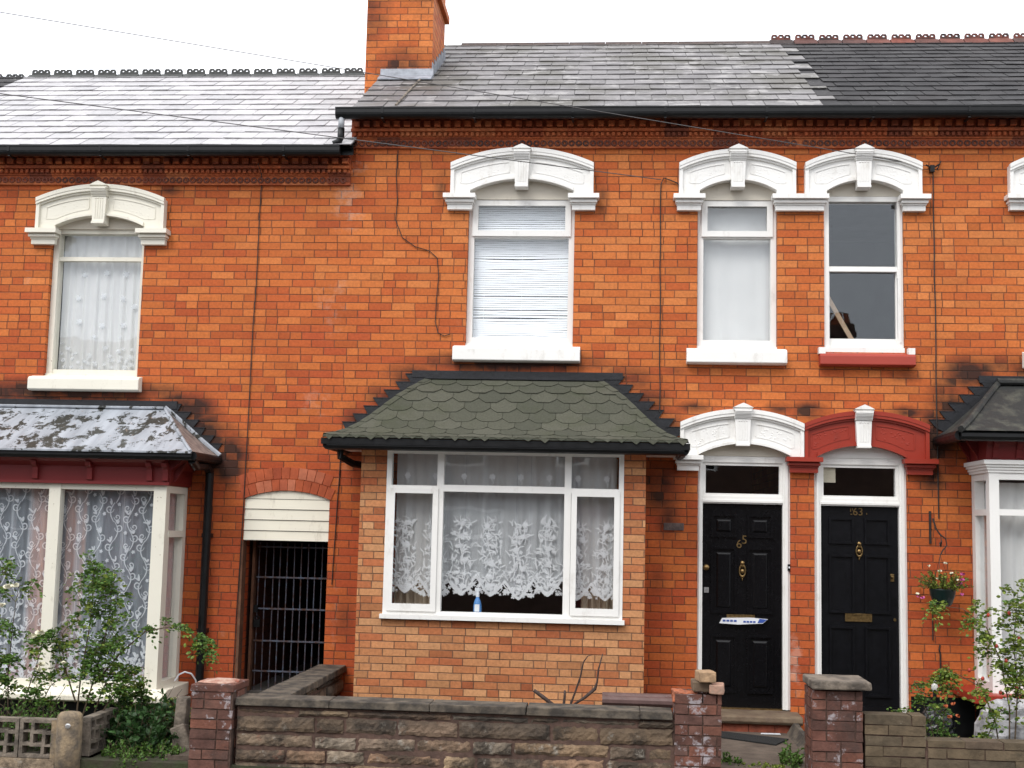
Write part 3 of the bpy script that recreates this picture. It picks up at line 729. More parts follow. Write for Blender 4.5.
hd1, _ = hood(h65, 1.227, .647, 1.797, [(.584, .86, 1, 1)], 2.352, 2.495, 2.795, 2.925, .82, 1.67, 2.51, 2.615, 2.99, 2.59, M['stucco'])
d65, fr65 = entrance(h65, .815, 1.682, .868, 1.612, .165, M['wood_white'], M['tymp'], M['black_door'], '65', 'r')
def text(parent, s, x, z, size, y, name='number'):
    c = bpy.data.curves.new(name, 'FONT'); c.body = s; c.size = size; c.extrude = .003; c.align_x = 'CENTER'; c.align_y = 'CENTER'; c.resolution_u = 4
    o = bpy.data.objects.new(name, c); COL.objects.link(o); c.materials.append(M['brass']); o.parent = parent; L = ORI[parent.name]
    bpy.context.view_layer.update(); me = bpy.data.meshes.new_from_object(o); bpy.data.objects.remove(o); me.name = name
    o = bpy.data.objects.new(name, me); COL.objects.link(o); o.parent = parent
    o.location = (x - L[0], y - L[1], z - L[2]); o.rotation_euler = (pi / 2, 0, 0); ORI[o.name] = L; return o
text(d65, '6', 1.212, 1.672, .112, .078, 'house_number'); text(d65, '5', 1.262, 1.712, .112, .078, 'house_number')
def knocker(parent, x, z, h, y=.084):
    m = MB(); m.lathe([(.004, -.03), (.02, -.026), (.022, -.008), (.014, 0)], (x, y, z + h * .42), 10, 'y')
    m.torus((x, y - .016, z), .028, .007, 18, 6, 'y', h * .42 / .028 * .75); m.ball((x, y - .018, z - h * .02), .021, .014, .022, 10, 6)
    m.ball((x, y - .014, z - h * .30), .013, .012, .014, 8, 6); m.ball((x, y - .012, z - h * .44), .007, .008, .016, 8, 5); m.ball((x, y - .012, z + h * .25), .017, .01, .014, 8, 5)
    return m.build('knocker', M['brass'], parent, smooth=True)
knocker(d65, 1.243, 1.425, .175)
m = MB(); m.lathe([(.012, 0), (.012, -.03), (.026, -.038), (.030, -.052), (.022, -.064), (.001, -.068)], (.905, .085, 1.45), 14, 'y'); m.build('knob', M['brass'], d65, smooth=True)
m = MB(); m.box(.888, .932, .076, .085, 1.215, 1.265); m.lathe([(.010, 0), (.009, -.006)], (.91, .076, 1.243), 10, 'y'); m.build('lock', M['chrome'], d65)
m = MB(); rect_frame(m, 1.10, 1.36, .965, 1.02, .009, .072, .0845); m.box(1.11, 1.35, .078, .084, .974, 1.011); m.build('letter_plate', M['brass'], d65)
m = MB(); m.box(.868, 1.612, .06, .20, .151, .167); m.build('threshold', M['brass'], d65)
m = MB(); m.box(1.655, 1.682, .006, .021, 1.44, 1.50); db = m.build('doorbell', M['black'], fr65, bevel=.003)
m = MB(); m.box(1.662, 1.675, .003, .006, 1.462, 1.478); m.build('bell_push', M['white_plastic'], db)
# step of 65
m = MB(); m.prismx([(-.33, .10), (-.31, .075), (.2, .075), (.2, .155), (-.30, .15), (-.325, .14)], .79, 1.745); m.build('doorstep', M['step'], h65, bevel=.008)
m = MB()
for i in range(4): m.box(.80 + i * .235, 1.03 + i * .235, -.27, .0, -.02, .072)
m.build('step_riser', simple('step_brick', (.28, .07, .035), .85, .4, 14, bump=.6), h65)
m = MB(); m.box(.502, .69, -.012, .02, 1.79, 1.858)
for i in range(9): m.box(.512 + i * .02, .520 + i * .02, -.018, -.012, 1.798, 1.85)
m.build('air_brick', simple('grey_airbrick', (.16, .12, .11), .9, .4, 30), h65)
# tan brick bay of 65
m = MB(); bx0, bx1, by = -2.281, .314, -.60
wall(m, bx0, bx1, -.1, 2.47, [(-2.04, .115, .955, 2.4695)], by, .11)
m.box(bx0, bx0 + .11, by + .11, -.001, -.1, 2.47); m.box(bx1 - .11, bx1, by + .11, -.001, -.1, 2.47)
bay = m.build('bay_window', M['tan_brick'], h65)
m = MB(); y0, y1 = by - .01, by + .075
X0, X1, Z0, Z1 = -2.04, .118, .985, 2.475
rect_frame(m, X0, X1, Z0, Z1, .045, y0, y1, .04, .03)
m.box(-1.575, -1.515, y0, y1, Z0 + .03, Z1 - .04); m.box(-.415, -.355, y0, y1, Z0 + .03, Z1 - .04)
m.box(X0 + .045, -1.575, y0, y1, 2.10, 2.145); m.box(-1.515, -.415, y0, y1, 2.095, 2.155); m.box(-.355, X1 - .045, y0, y1, 2.10, 2.145)
m.box(X0 - .02, X1 + .02, y0 - .045, y1, .945, .984)
for a, b in ((X0 + .030, -1.575), (-.355, X1 - .03)):
    rect_frame(m, a + .004, b - .004 + .02 if a < -1 else b - .004, 1.015, 2.118, .05, y0 - .018, y0 - .001, .045, .065)
bf = m.build('window_frame', M['wood_white'], bay)
for a, b, c, d in ((-1.98, -1.58, 2.15, 2.43), (-1.51, -.42, 2.16, 2.43), (-.35, .06, 2.15, 2.43), (-1.96, -1.59, 1.08, 2.07), (-1.515, -.415, 1.015, 2.095), (-.32, .035, 1.08, 2.07)):
    pane(bay, a, b, c, d, by + .03)
m = MB(); m.box(X0, X1, by + .08, .0, .93, .955); m.build('window_board', M['wood_white'], bay)
# bay ceiling, gutter, fascia
m = MB(); m.box(-2.51, .60, -.78, -.005, 2.472, 2.484); m.build('soffit', M['wood_white'], bay)
m = MB(); m.box(-2.53, .62, -.80, -.781, 2.455, 2.545); m.box(-2.53, -2.51, -.78, -.003, 2.455, 2.545); m.box(.60, .62, -.78, -.003, 2.455, 2.545); m.build('fascia', M['black'], bay)
m = MB()
for (a, b) in (((-2.545, -.85), (.64, -.85)), ((-2.545, -.85), (-2.545, -.02)), ((.64, -.85), (.64, -.02))):
    m.tube([(a[0], a[1], 2.492), (b[0], b[1], 2.492)], .048, 10)
m.box(-2.595, .69, -.903, -.893, 2.492, 2.548); m.box(-2.595, -2.587, -.893, -.02, 2.492, 2.548); m.box(.682, .69, -.893, -.02, 2.492, 2.548)
m.tube([(-2.50, -.5, 2.46), (-2.50, -.5, 2.40), (-2.40, -.4, 2.34), (-2.30, -.3, 2.33), (-2.30, -.03, 2.33)], .035, 8)
m.build('bay_gutter', M['black'], bay)
BR = BayRoof(-2.575, .665, -1.77, -.11, -.90, 2.565, 3.195, .35)
m = MB()
# underlay
T = lin(0, 1, 8)
for i in range(8):
    t0, t1 = T[i], T[i + 1]
    m.face([BR.front(BR.hipx(t0, -1), t0), BR.front(BR.hipx(t0, 1), t0), BR.front(BR.hipx(t1, 1), t1), BR.front(BR.hipx(t1, -1), t1)])
    for s in (-1, 1):
        m.face([BR.side(BR.prof(t0)[0], t0, s), BR.side(0, t0, s), BR.side(0, t1, s), BR.side(BR.prof(t1)[0], t1, s)])
# scalloped courses
nr = 8; wsh = .245
for r in range(nr):
    t0 = r / nr - .008
    x = BR.xl - 1 + (wsh / 2 if r % 2 else 0)
    while x < BR.xr + 1:
        a, b = x + .002, x + wsh - .002; x += wsh; e = 1 / nr
        dj = rr(-.006, .006)
        poly = [(a, t0 + e * .42), (a + wsh * .12, t0 + e * .20), (a + wsh * .27, t0 + dj), (b - wsh * .27, t0 + dj), (b - wsh * .12, t0 + e * .20), (b, t0 + e * .42), (b, t0 + e * 1.5), (a, t0 + e * 1.5)]
        poly = [(px, min(pt, .999)) for px, pt in poly]
        kx = BR.xtl - BR.xl; poly = clip(poly, -1, kx, -BR.xl - .0) if False else clip(poly, -1.0, kx, -BR.xl)
        if len(poly) > 2: kx2 = BR.xtr - BR.xr; poly = clip(poly, 1.0, -kx2, BR.xr)
        if len(poly) < 3: continue
        hgt = lambda pt: .004 + .012 * max(0, 1 - (pt - t0) / (e * 1.5))
        top = [BR.front(px, pt, hgt(pt)) for px, pt in poly]; n = len(top)
        m.face(top)
        for i in range(n):
            p, q = poly[i], poly[(i + 1) % n]
            m.face([top[i], BR.front(p[0], p[1], 0), BR.front(q[0], q[1], 0), top[(i + 1) % n]])
# side slopes: shingles as long courses with cuts
for s in (-1, 1):
    for r in range(nr):
        t0, t1 = r / nr, min((r + 1.3) / nr, .999); y0_ = BR.prof(t0)[0]; yy = y0_
        while yy < -.01:
            ye_ = min(yy + .22, 0)
            m.face([BR.side(yy + .003, t0, s, .014), BR.side(ye_, t0, s, .014), BR.side(ye_ if ye_ > BR.prof(t1)[0] else BR.prof(t1)[0], t1, s, .003), BR.side(max(yy + .003, BR.prof(t1)[0]), t1, s, .003)])
            yy += .22
# hip cappings
for s in (-1, 1):
    for i in range(9):
        t0, t1 = i / 9, min((i + 1.15) / 9, 1); p, q = BR.front(BR.hipx(t0, s), t0, .022), BR.front(BR.hipx(t1, s), t1, .014)
        u = Vector((1, 0, 0)) * .055; v = Vector((0, .06, 0))
        m.face([p - u * s + Vector((0, -.0, -.004)), p + Vector((0, 0, .006)), q + Vector((0, 0, .006)), q - u * s + Vector((0, 0, -.004))]); m.face([p + Vector((0, 0, .006)), p + v + Vector((s * .02, 0, -.03)), q + v + Vector((s * .02, 0, -.03)), q + Vector((0, 0, .006))])
# ragged turned-down tabs at the eave
x = BR.xl
while x < BR.xr - .05:
    w_ = rr(.10, .16); m.face([(x, -.915, 2.578), (x + w_ * .9, -.915, 2.578), (x + w_ * .5, -.925, 2.578 - rr(.02, .05))]); x += w_
m.box(BR.xl, BR.xr, -.915, -.86, 2.555, 2.574)
m.build('bay_roof', M['felt'], bay, fix=False)
m = flash_teeth(bay, -2.52, 2.68, -1.80, 3.235, 7, -1); mm = flash_teeth(bay, .60, 2.68, -.08, 3.235, 7, 1)
m.v_off = len(m.v); n0 = len(m.v); m.v += mm.v; m.f += [tuple(i + n0 for i in f) for f in mm.f]
m.box(-1.93, .10, -.020, .004, 3.205, 3.272); m.box(-1.8, -.08, -.05, -.019, 3.19, 3.215); m.build('flashing', M['lead'], bay)

# ---- house 63
P63 = 1.79
h63 = shell('terraced_house', 'orange brick house with dark slate roof, oxide red door arch and black door 63', 1.79, 6.2, 0, [(2.0, 2.745, 3.50, 5.20), (1.90, 2.75, .09, 2.68), (3.72 + .22, 3.72 + .92, 3.50, 5.20), (3.46, 5.4, .55, 2.35)], M['slate_dark'], 1.95, 6.2)
cornice(h63, 1.79, 6.19, 0); gutter(h63, 1.95, 6.2, -.276, 5.745, .054)
m = MB(); ridge_crest(m, 1.83, 6.2, RY, RZ + .005); m.build('ridge', M['ridge_red'], h63, fix=False)
hood(h63, 2.36, 1.813, 2.908, [(1.499, 2.03, 1, 1), (2.695, 2.977, 1, 1)], 4.853, 5.00, 5.302, 5.435, 2.02, 2.73, 5.05, 5.155, 5.478, 5.065, M['stucco'])
hood(h63, 4.27, 3.718, 4.82, [(3.683, 3.96, 1, 1), (4.6, 4.88, 1, 1)], 4.865, 5.005, 5.29, 5.43, 3.93, 4.62, 5.05, 5.155, 5.478, 5.065, M['stucco'])
# sash window with the panes dark
m = MB(); x0, x1 = 2.003, 2.742
m.box(x0, x0 + .048, .03, .15, 3.53, 5.0); m.box(x1 - .048, x1, .03, .15, 3.53, 5.0); m.box(x0, x1, .035, .15, 4.965, 5.02); m.box(x0 - .005, x1 + .005, .0, .15, 3.50, 3.545)
m.box(x0 + .048, x1 - .048, .055, .10, 4.285, 4.335); m.box(x0 + .048, x1 - .048, .075, .12, 3.546, 3.64); m.box(x0 + .02, x1 - .04, .045, .054, 4.285, 4.30)
m.box(x0 + .0485, x0 + .060, .08, .12, 3.64, 4.285); m.box(x1 - .060, x1 - .0485, .08, .12, 3.64, 4.285)
m.box(x1 - .055, x1 - .04, .04, .055, 4.22, 4.285); m.box(x1 - .035, x1 - .02, .022, .03, 3.6, 4.95)
w = m.build('window', M['wood_white'], h63)
pane(w, x0 + .048, x1 - .048, 4.335, 4.965, .075); pane(w, x0 + .060, x1 - .060, 3.64, 4.285, .095)
sill(w, 1.945, 2.825, 3.36, 3.485, M['sill_red'])
for a in (1.937, 2.763): MB().box(a, a + .061, -.075, .01, 3.475, 3.535).build('sill_lug', M['stucco'], w)
MB().strip([(x, 5.015, arcf(2.02, 2.73, 5.06, 5.165)(x) + .07) for x in lin(2.02, 2.73, 16)], .031, .06).build('tympanum', M['tymp'], h63)
MB().strip([(x, 4.975, arcf(3.93, 4.62, 5.05, 5.155)(x) + .07) for x in lin(3.93, 4.62, 16)], .031, .06).build('tympanum', M['tymp'], h63)
w = casement(h63, 3.94, 4.64, 3.545, 4.63, 4.985, M['wood_white']); sill(w, 3.82, 4.76, 3.365, 3.515, M['stucco'])
hood(h63, 2.34, 1.80, 2.943, [(1.630, 1.963, 1, 1), (2.705, 3.012, 1, 1)], 2.352, 2.495, 2.802, 2.925, 1.92, 2.735, 2.51, 2.615, 2.99, 2.59, M['red_stone'], M['stucco'])
d63, fr63 = entrance(h63, 1.905, 2.752, 1.966, 2.684, .165, M['wood_white'], M['tymp_white'], M['black_door_b'], '63', 'l')
text(d63, "63", 2.315, 1.998, .10, .078, 'house_number')
for a, b, c, d in ((2.244, 2.252, 2.0, 2.03), (2.262, 2.268, 2.012, 2.032), (2.246, 2.262, 1.972, 1.982), (2.392, 2.40, 1.975, 1.992)): MB().box(a, b, .078, .084, c, d).build('screw_mark', M['brass'], d63)
knocker(d63, 2.323, 1.635, .16)
m = MB(); m.box(2.598, 2.642, .074, .085, 1.36, 1.43); m.lathe([(.016, 0), (.016, -.02), (.010, -.03)], (2.62, .074, 1.405), 12, 'y'); m.build('latch', M['brass'], d63, bevel=.003)
m = MB(); m.lathe([(.014, 0), (.013, -.012)], (2.645, .085, 1.01), 12, 'y'); m.build('keyhole', M['brass'], d63)
m = MB(); rect_frame(m, 2.19, 2.435, .985, 1.06, .014, .070, .0845); m.box(2.204, 2.421, .076, .0845, .999, 1.046); m.build('letter_plate', M['brass'], d63)
m = MB(); m.box(1.93, 2.70, .068, .085, .168, .215); m.build('weather_bar', M['black_door_b'], d63)
m = MB(); m.box(1.90, 2.76, -.30, .2, .04, .155); m.build('doorstep', M['step'], h63, bevel=.008)
m = MB(); m.box(2.765, 3.33, -.012, .0, -.15, .33); m.build('plinth', M['black'], h63)
# square bay of 63 (runs out of the frame)
m = MB(); fx = 3.325; y0 = -.60; xe = 5.6
m.box(fx + .02, xe, -.58, -.001, -.12, .36); bb = m.build('bay_window', M['black'], h63)
m = MB(); m.box(3.13, xe + .1, -.74, -.002, .37, .45); m.build('sill', M['red_stone'], bb, bevel=.01)
m = MB(); m.box(fx, fx + .085, -.60, -.50, .45, 2.36); m.box(xe - .11, xe, -.60, -.50, .45, 2.36)
m.box(fx + .085, xe - .11, -.595, -.505, 2.30, 2.36); m.box(fx + .085, xe - .11, -.595, -.505, 1.985, 2.04); m.box(fx + .085, xe - .11, -.595, -.505, .45, .53)
for xx in (4.05, 4.75): m.box(xx, xx + .09, -.60, -.50, .53, 2.30)
m.box(fx + .012, fx + .10, -.10, -.003, .45, 2.36); m.box(fx + .012, fx + .10, -.50, -.10, 2.30, 2.36); m.box(fx + .012, fx + .10, -.50, -.10, .45, .53); m.box(fx + .012, fx + .10, -.50, -.10, 1.985, 2.04)
m.build('window_frame', M['wood_white'], bb)
m = MB()
for k, (ov, za, zb) in enumerate(((.010, 2.361, 2.385), (.022, 2.386, 2.41), (.038, 2.411, 2.432), (.055, 2.433, 2.47))): m.box(fx - ov, xe + ov, -.60 - ov, -.003, za, zb)
m.build('cornice', M['wood_white'], bb)
pane(bb, fx + .085, 4.05, 2.04, 2.30, -.55); pane(bb, fx + .085, 4.05, .53, 1.985, -.55); pane(bb, 4.14, 4.75, .53, 2.30, -.55)
p = MB().box(fx + .05, fx + .054, -.50, -.10, .53, 1.985); p.build('pane', M['glass'], bb)
m = MB(); m.prismx([(-.62, 2.471), (-.01, 2.471), (-.01, 2.66), (-.70, 2.66), (-.66, 2.60)], fx - .03, xe + .03)
for x in (3.35, 3.55, 4.0, 4.45): m.prismx([(-.645, 2.49), (-.63, 2.48), (-.60, 2.5), (-.60, 2.655), (-.71, 2.655), (-.70, 2.61), (-.66, 2.56)], x, x + .045)
m.prism([(fx - .03, 2.48), (fx - .05, 2.52), (fx - .09, 2.58), (fx - .13, 2.655), (fx - .03, 2.655)], -.40, -.35); m.prism([(fx - .03, 2.48), (fx - .05, 2.52), (fx - .09, 2.58), (fx - .13, 2.655), (fx - .03, 2.655)], -.14, -.09)
m.build('fascia', M['maroon'], bb)
m = MB()
for a, b in (((3.03, -.80), (5.9, -.80)), ((3.03, -.80), (3.03, -.02))): m.tube([(a[0], a[1], 2.67), (b[0], b[1], 2.67)], .048, 10)
m.box(3.02, 5.9, -.80, -.02, 2.661, 2.69); m.build('bay_gutter', M['black'], bb)
B3 = BayRoof(3.02, 5.9, 3.60, 5.2, -.86, 2.71, 3.215, .1); m = MB()
for i in range(8):
    t0, t1 = T[i], T[i + 1]
    m.face([B3.front(B3.hipx(t0, -1), t0), B3.front(B3.hipx(t0, 1), t0), B3.front(B3.hipx(t1, 1), t1), B3.front(B3.hipx(t1, -1), t1)])
    for s in (-1, 1): m.face([B3.side(B3.prof(t0)[0], t0, s), B3.side(0, t0, s), B3.side(0, t1, s), B3.side(B3.prof(t1)[0], t1, s)])
m.tube([B3.front(B3.hipx(t, -1), t, .012) for t in lin(0, 1, 8)], .03, 8); m.tube([(3.58, -.04, 3.235), (5.2, -.04, 3.235)], .032, 8)
m.build('bay_roof', M['felt_black'], bb)
m = flash_teeth(bb, 3.06, 2.79, 3.60, 3.262, 6, -1, .19); m.box(3.42, 5.3, -.02, .004, 3.225, 3.29); m.build('flashing', M['lead'], bb)

# ---- house 67
h67 = shell('terraced_house', 'lower orange brick house with pale slate roof, maroon fascia bay and gated passage', -7.4, -2.6, DZ, [(-5.62, -4.665, 3.13, 4.83), (-3.53, -2.695, -.14, 2.09), (-6.3, -4.25, .35, 2.05)], M['slate_pale'], -7.4, -2.55)
cornice(h67, -7.4, -2.603, DZ); gutter(h67, -7.4, -2.66, -.275, 5.745 + DZ, .048)
m = MB(); ridge_crest(m, -7.37, -2.7, RY, RZ + DZ - .005); m.build('ridge', M['ridge'], h67, fix=False)
hood(h67, -5.108, -5.765, -4.451, [(-5.84, -5.525, 1, 1), (-4.715, -4.40, 1, 1)], 4.487, 4.635, 4.94, 5.078, -5.565, -4.66, 4.675, 4.78, 5.108, 4.685, M['stucco_old'])
m = MB(); x0, x1, y = -5.618, -4.668, .06
m.box(x0, x0 + .055, y, y + .12, 3.2, 4.62); m.box(x1 - .04, x1, y, y + .12, 3.2, 4.62); m.box(x0, x1, y, y + .12, 4.62, 4.665); m.box(x0 - .0, x1, y - .02, y + .12, 3.13, 3.2); m.box(x0 + .055, x1 - .04, y + .015, y + .1, 3.2005, 3.245)
m.box(x0 + .055, x1 - .04, y + .02, y + .075, 4.345, 4.385)
w = m.build('window', M['wood_cream'], h67); pane(w, x0 + .055, x1 - .04, 4.385, 4.62, y + .05); pane(w, x0 + .055, x1 - .04, 3.245, 4.345, y + .065)
sill(w, -5.73, -4.61, 3.02, 3.165, M['stucco_old'])
MB().strip([(x, 4.66, arcf(-5.565, -4.66, 4.675, 4.78)(x) + .07) for x in lin(-5.565, -4.66, 16)], .031, .08).build('tympanum', M['tymp'], h67)
# passage: brick arch, boarded head, tunnel
ax0, ax1 = -3.53, -2.695; fa = arcf(ax0, ax1, 2.005, 2.085); c = (ax0 + ax1) / 2; r_in = None
h_ = (ax1 - ax0) / 2; s_ = .08; Rr = (h_ * h_ + s_ * s_) / (2 * s_); zc_ = 2.085 - Rr; th = math.asin(h_ / Rr)
m = MB(); nb = 12
for ring in range(2):
    r0 = Rr + ring * .115 + .002; r1 = r0 + .108
    for i in range(nb):
        t0 = -th * 1.03 + 2.06 * th * i / nb; t1 = -th * 1.03 + 2.06 * th * (i + 1) / nb - .0022 * (1); t0 += .0022
        if ring: t0 += th / nb * .5; t1 += th / nb * .5
        if ring and i == nb - 1: continue
        m.prism([(c + r0 * sin(t0), zc_ + r0 * cos(t0)), (c + r0 * sin(t1), zc_ + r0 * cos(t1)), (c + r1 * sin(t1), zc_ + r1 * cos(t1)), (c + r1 * sin(t0), zc_ + r1 * cos(t0))], -.006 - .001 * (i % 2), .12)
m.build('brick_arch', island_mat('arch_brick', [(.30, .06, .025), (.40, .09, .035), (.34, .07, .03), (.46, .15, .08)], bump=.4, noise_amt=(.7, 1.2), bscale=50, bd=.004), h67)
m = MB(); zz = [1.602, 1.697, 1.80, 1.903, 2.003]
for a, b in zip(zz[:-1], zz[1:]): m.prismx([(.012, a + .004), (.05, a + .004), (.05, b - .002), (.022, b - .002)], ax0 + .001, ax1 - .001)
m.strip([(x, 2.005, fa(x)) for x in lin(ax0 + .001, ax1 - .001, 12)], .016, .05)
m.build('arch_board', M['boards'], h67)
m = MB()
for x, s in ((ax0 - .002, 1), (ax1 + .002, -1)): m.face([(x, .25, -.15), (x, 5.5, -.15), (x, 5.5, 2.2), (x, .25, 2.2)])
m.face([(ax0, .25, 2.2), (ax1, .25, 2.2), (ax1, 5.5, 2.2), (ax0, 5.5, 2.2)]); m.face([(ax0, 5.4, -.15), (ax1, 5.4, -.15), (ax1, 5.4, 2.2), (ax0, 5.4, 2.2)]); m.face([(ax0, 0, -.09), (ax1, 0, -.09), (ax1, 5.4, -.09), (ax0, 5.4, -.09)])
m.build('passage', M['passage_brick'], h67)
# square bay of 67
m = MB(); bx1 = -4.10; bx0 = -6.45
m.box(bx0, bx1 - .03, -.58, -.001, -.1, .13); bw = m.build('bay_window', M['black'], h67)
m = MB(); m.prismx([(-.76, .145), (-.72, .13), (-.002, .13), (-.002, .25), (-.60, .245), (-.74, .20), (-.76, .19)], bx0 - .1, -3.99); m.build('sill', M['boards'], bw, bevel=.008)
m = MB()
m.box(-4.215, -4.095, -.60, -.50, .245, 2.095); m.box(-5.215, -5.105, -.60, -.50, .245, 2.095); m.box(bx0, bx0 + .12, -.60, -.5, .245, 2.095)
m.box(bx0 + .12, -5.215, -.59, -.51, 2.045, 2.095); m.box(-5.105, -4.215, -.59, -.51, 2.045, 2.095); m.box(bx0 + .12, -5.215, -.59, -.51, .245, .30); m.box(-5.105, -4.215, -.59, -.51, .245, .30)
m.box(-4.17, -4.095, -.09, -.003, .245, 2.095); m.box(-4.17, -4.095, -.50, -.09, 2.03, 2.095); m.box(-4.17, -4.095, -.50, -.09, .245, .30); m.box(-4.18, -4.085, -.50, -.09, 1.62, 1.68)
m.box(-4.12, -4.096, -.4995, -.465, .3, 1.62)
m.build('window_frame', M['wood_cream'], bw)
pane(bw, bx0 + .12, -5.215, .30, 2.045, -.56); pane(bw, -5.105, -4.215, .30, 2.045, -.56)
MB().box(-4.14, -4.136, -.50, -.09, .30, 1.62).build('pane', M['glass'], bw); MB().box(-4.14, -4.136, -.50, -.09, 1.68, 2.03).build('pane', M['glass'], bw)
m = MB(); m.prismx([(-.61, 2.096), (-.003, 2.096), (-.003, 2.335), (-.74, 2.335), (-.70, 2.30), (-.66, 2.28), (-.63, 2.26), (-.625, 2.12)], bx0, -4.08)
m.prism([(-4.08, 2.096), (-4.06, 2.12), (-4.055, 2.24), (-3.98, 2.30), (-3.95, 2.335), (-4.08, 2.335)], -.62, -.003)
m.box(bx0, -4.06, -.645, -.60, 2.097, 2.125)
for x in (-5.36, -4.84, -4.27, -4.12): m.prismx([(-.66, 2.14), (-.645, 2.13), (-.62, 2.16), (-.62, 2.30), (-.72, 2.30), (-.71, 2.27), (-.665, 2.24)], x, x + .05)
m.prism([(-4.08, 2.14), (-4.05, 2.13), (-4.02, 2.18), (-3.96, 2.30), (-4.08, 2.30)], -.52, -.47); m.build('fascia', M['maroon'], bw)
m = MB()
for a, b in (((bx0 - .3, -.80), (-3.80, -.80)), ((-3.80, -.80), (-3.80, -.02))): m.tube([(a[0], a[1], 2.365), (b[0], b[1], 2.365)], .042, 10)
m.box(bx0 - .3, -3.80, -.80, -.01, 2.336, 2.362)
m.build('bay_gutter', M['black'], bw)
B7 = BayRoof(-6.9, -3.80, -6.2, -4.37, -.86, 2.40, 2.86, .05); m = MB()
for i in range(8):
    t0, t1 = T[i], T[i + 1]
    m.face([B7.front(B7.hipx(t0, -1), t0), B7.front(B7.hipx(t0, 1), t0), B7.front(B7.hipx(t1, 1), t1), B7.front(B7.hipx(t1, -1), t1)])
m.box(-6.9, -3.8, -.865, -.80, 2.385, 2.399); m.build('bay_roof', M['peel'], bw)
for s in (-1, 1):
    m = MB()
    for i in range(8): t0, t1 = T[i], T[i + 1]; m.face([B7.side(B7.prof(t0)[0], t0, s), B7.side(0, t0, s), B7.side(0, t1, s), B7.side(B7.prof(t1)[0], t1, s)])
    m.build('bay_roof_side', M['oldboard'], bw)
m = MB(); m.tube([B7.front(B7.hipx(t, 1), t, .006) for t in lin(0, 1, 8)], .016, 6); m.tube([B7.side(-.02, t, 1, .02) for t in lin(0, 1, 8)], .022, 6); m.tube([(-6.2, -.03, 2.865), (-4.37, -.03, 2.865)], .014, 6); m.build('hip_roll', M['peel'], bw)
m = flash_teeth(bw, -3.86, 2.45, -4.36, 2.905, 6, 1, .17); m.box(-6.3, -4.24, -.025, .004, 2.86, 2.935); m.build('flashing', M['lead'], bw)
m = MB(); m.tube([(-3.82, -.75, 2.33), (-3.83, -.6, 2.28), (-3.86, -.2, 2.30), (-3.86, -.08, 2.24), (-3.865, -.08, .2)], .040, 10); m.box(-3.91, -3.82, -.09, -.002, 1.62, 1.66); m.box(-3.91, -3.82, -.09, -.002, .72, .76); m.build('downpipe', M['black'], h67, smooth=False)

# ---- house 69: only its verge shows
h69 = shell('terraced_house', 'far end house showing only a dark wedge of roof beyond the pale slates', -12.4, -7.4, DZ, [(-10.6, -9.7, 3.13, 4.83)], M['slate_dark'], -12.4, -7.4)
m = MB(); ridge_crest(m, -11.98, -7.40, RY, RZ + DZ - .06); m.build('ridge', M['ridge'], h69, fix=False)
cornice(h69, -12.4, -7.405, DZ); gutter(h69, -12.4, -7.42, -.275, 5.745 + DZ, .048)
w = casement(h69, -10.6, -9.7, 3.17, 4.3, 4.7, M['wood_white'])
# ------------------------------------------------------------------ curtains and things behind the glass
def sheet(mb, x0, x1, z0, z1, y, amp=.012, folds=9, bottom=None, nz=10, ph=0):
    nx = int(folds * 8); base = len(mb.v)
    for j in range(nz + 1):
        for i in range(nx + 1):
            f = i / nx; x = x0 + (x1 - x0) * f; g = j / nz
            zb = bottom(x) if bottom else z0
            z = zb + (z1 - zb) * g
            yy = y + amp * (sin(2 * pi * folds * f + ph) + .45 * sin(2 * pi * folds * 1.7 * f + 1 + ph + g)) * (1.0 - .35 * g)
            mb.v.append((x + .004 * sin(5 * g + i), yy, z))
    for j in range(nz):
        for i in range(nx):
            a = base + j * (nx + 1) + i; mb.f.append((a, a + 1, a + nx + 2, a + nx + 1))
def ribbon(mb, pts, w, y):
    """flat thread work in the (x,z) plane"""
    n = len(pts); base = len(mb.v)
    for i, (x, z) in enumerate(pts):
        a = pts[max(i - 1, 0)]; b = pts[min(i + 1, n - 1)]; dx, dz = b[0] - a[0], b[1] - a[1]; l = sqrt(dx * dx + dz * dz) or 1
        ww = w * (.45 + .55 * sin(pi * (i + .5) / n)); yy = y(x) if callable(y) else y
        mb.v += [(x - dz / l * ww, yy, z + dx / l * ww), (x + dz / l * ww, yy, z - dx / l * ww)]
    for i in range(n - 1): a = base + 2 * i; mb.f.append((a, a + 1, a + 3, a + 2))
def blade(mb, x, z, ang, ln, w, y, bend=.3):
    pts = []
    for i in range(6):
        t = i / 5; a = ang + bend * t; pts.append((x + ln * t * cos(a), z + ln * t * sin(a)))
    ribbon(mb, pts, w, y + rr(-.004, .004))
def blossom(mb, x, z, r, y, n=5):
    a0 = rr(0, 6)
    for k in range(n): blade(mb, x, z, a0 + 2 * pi * k / n, r, r * .34, y, .1)
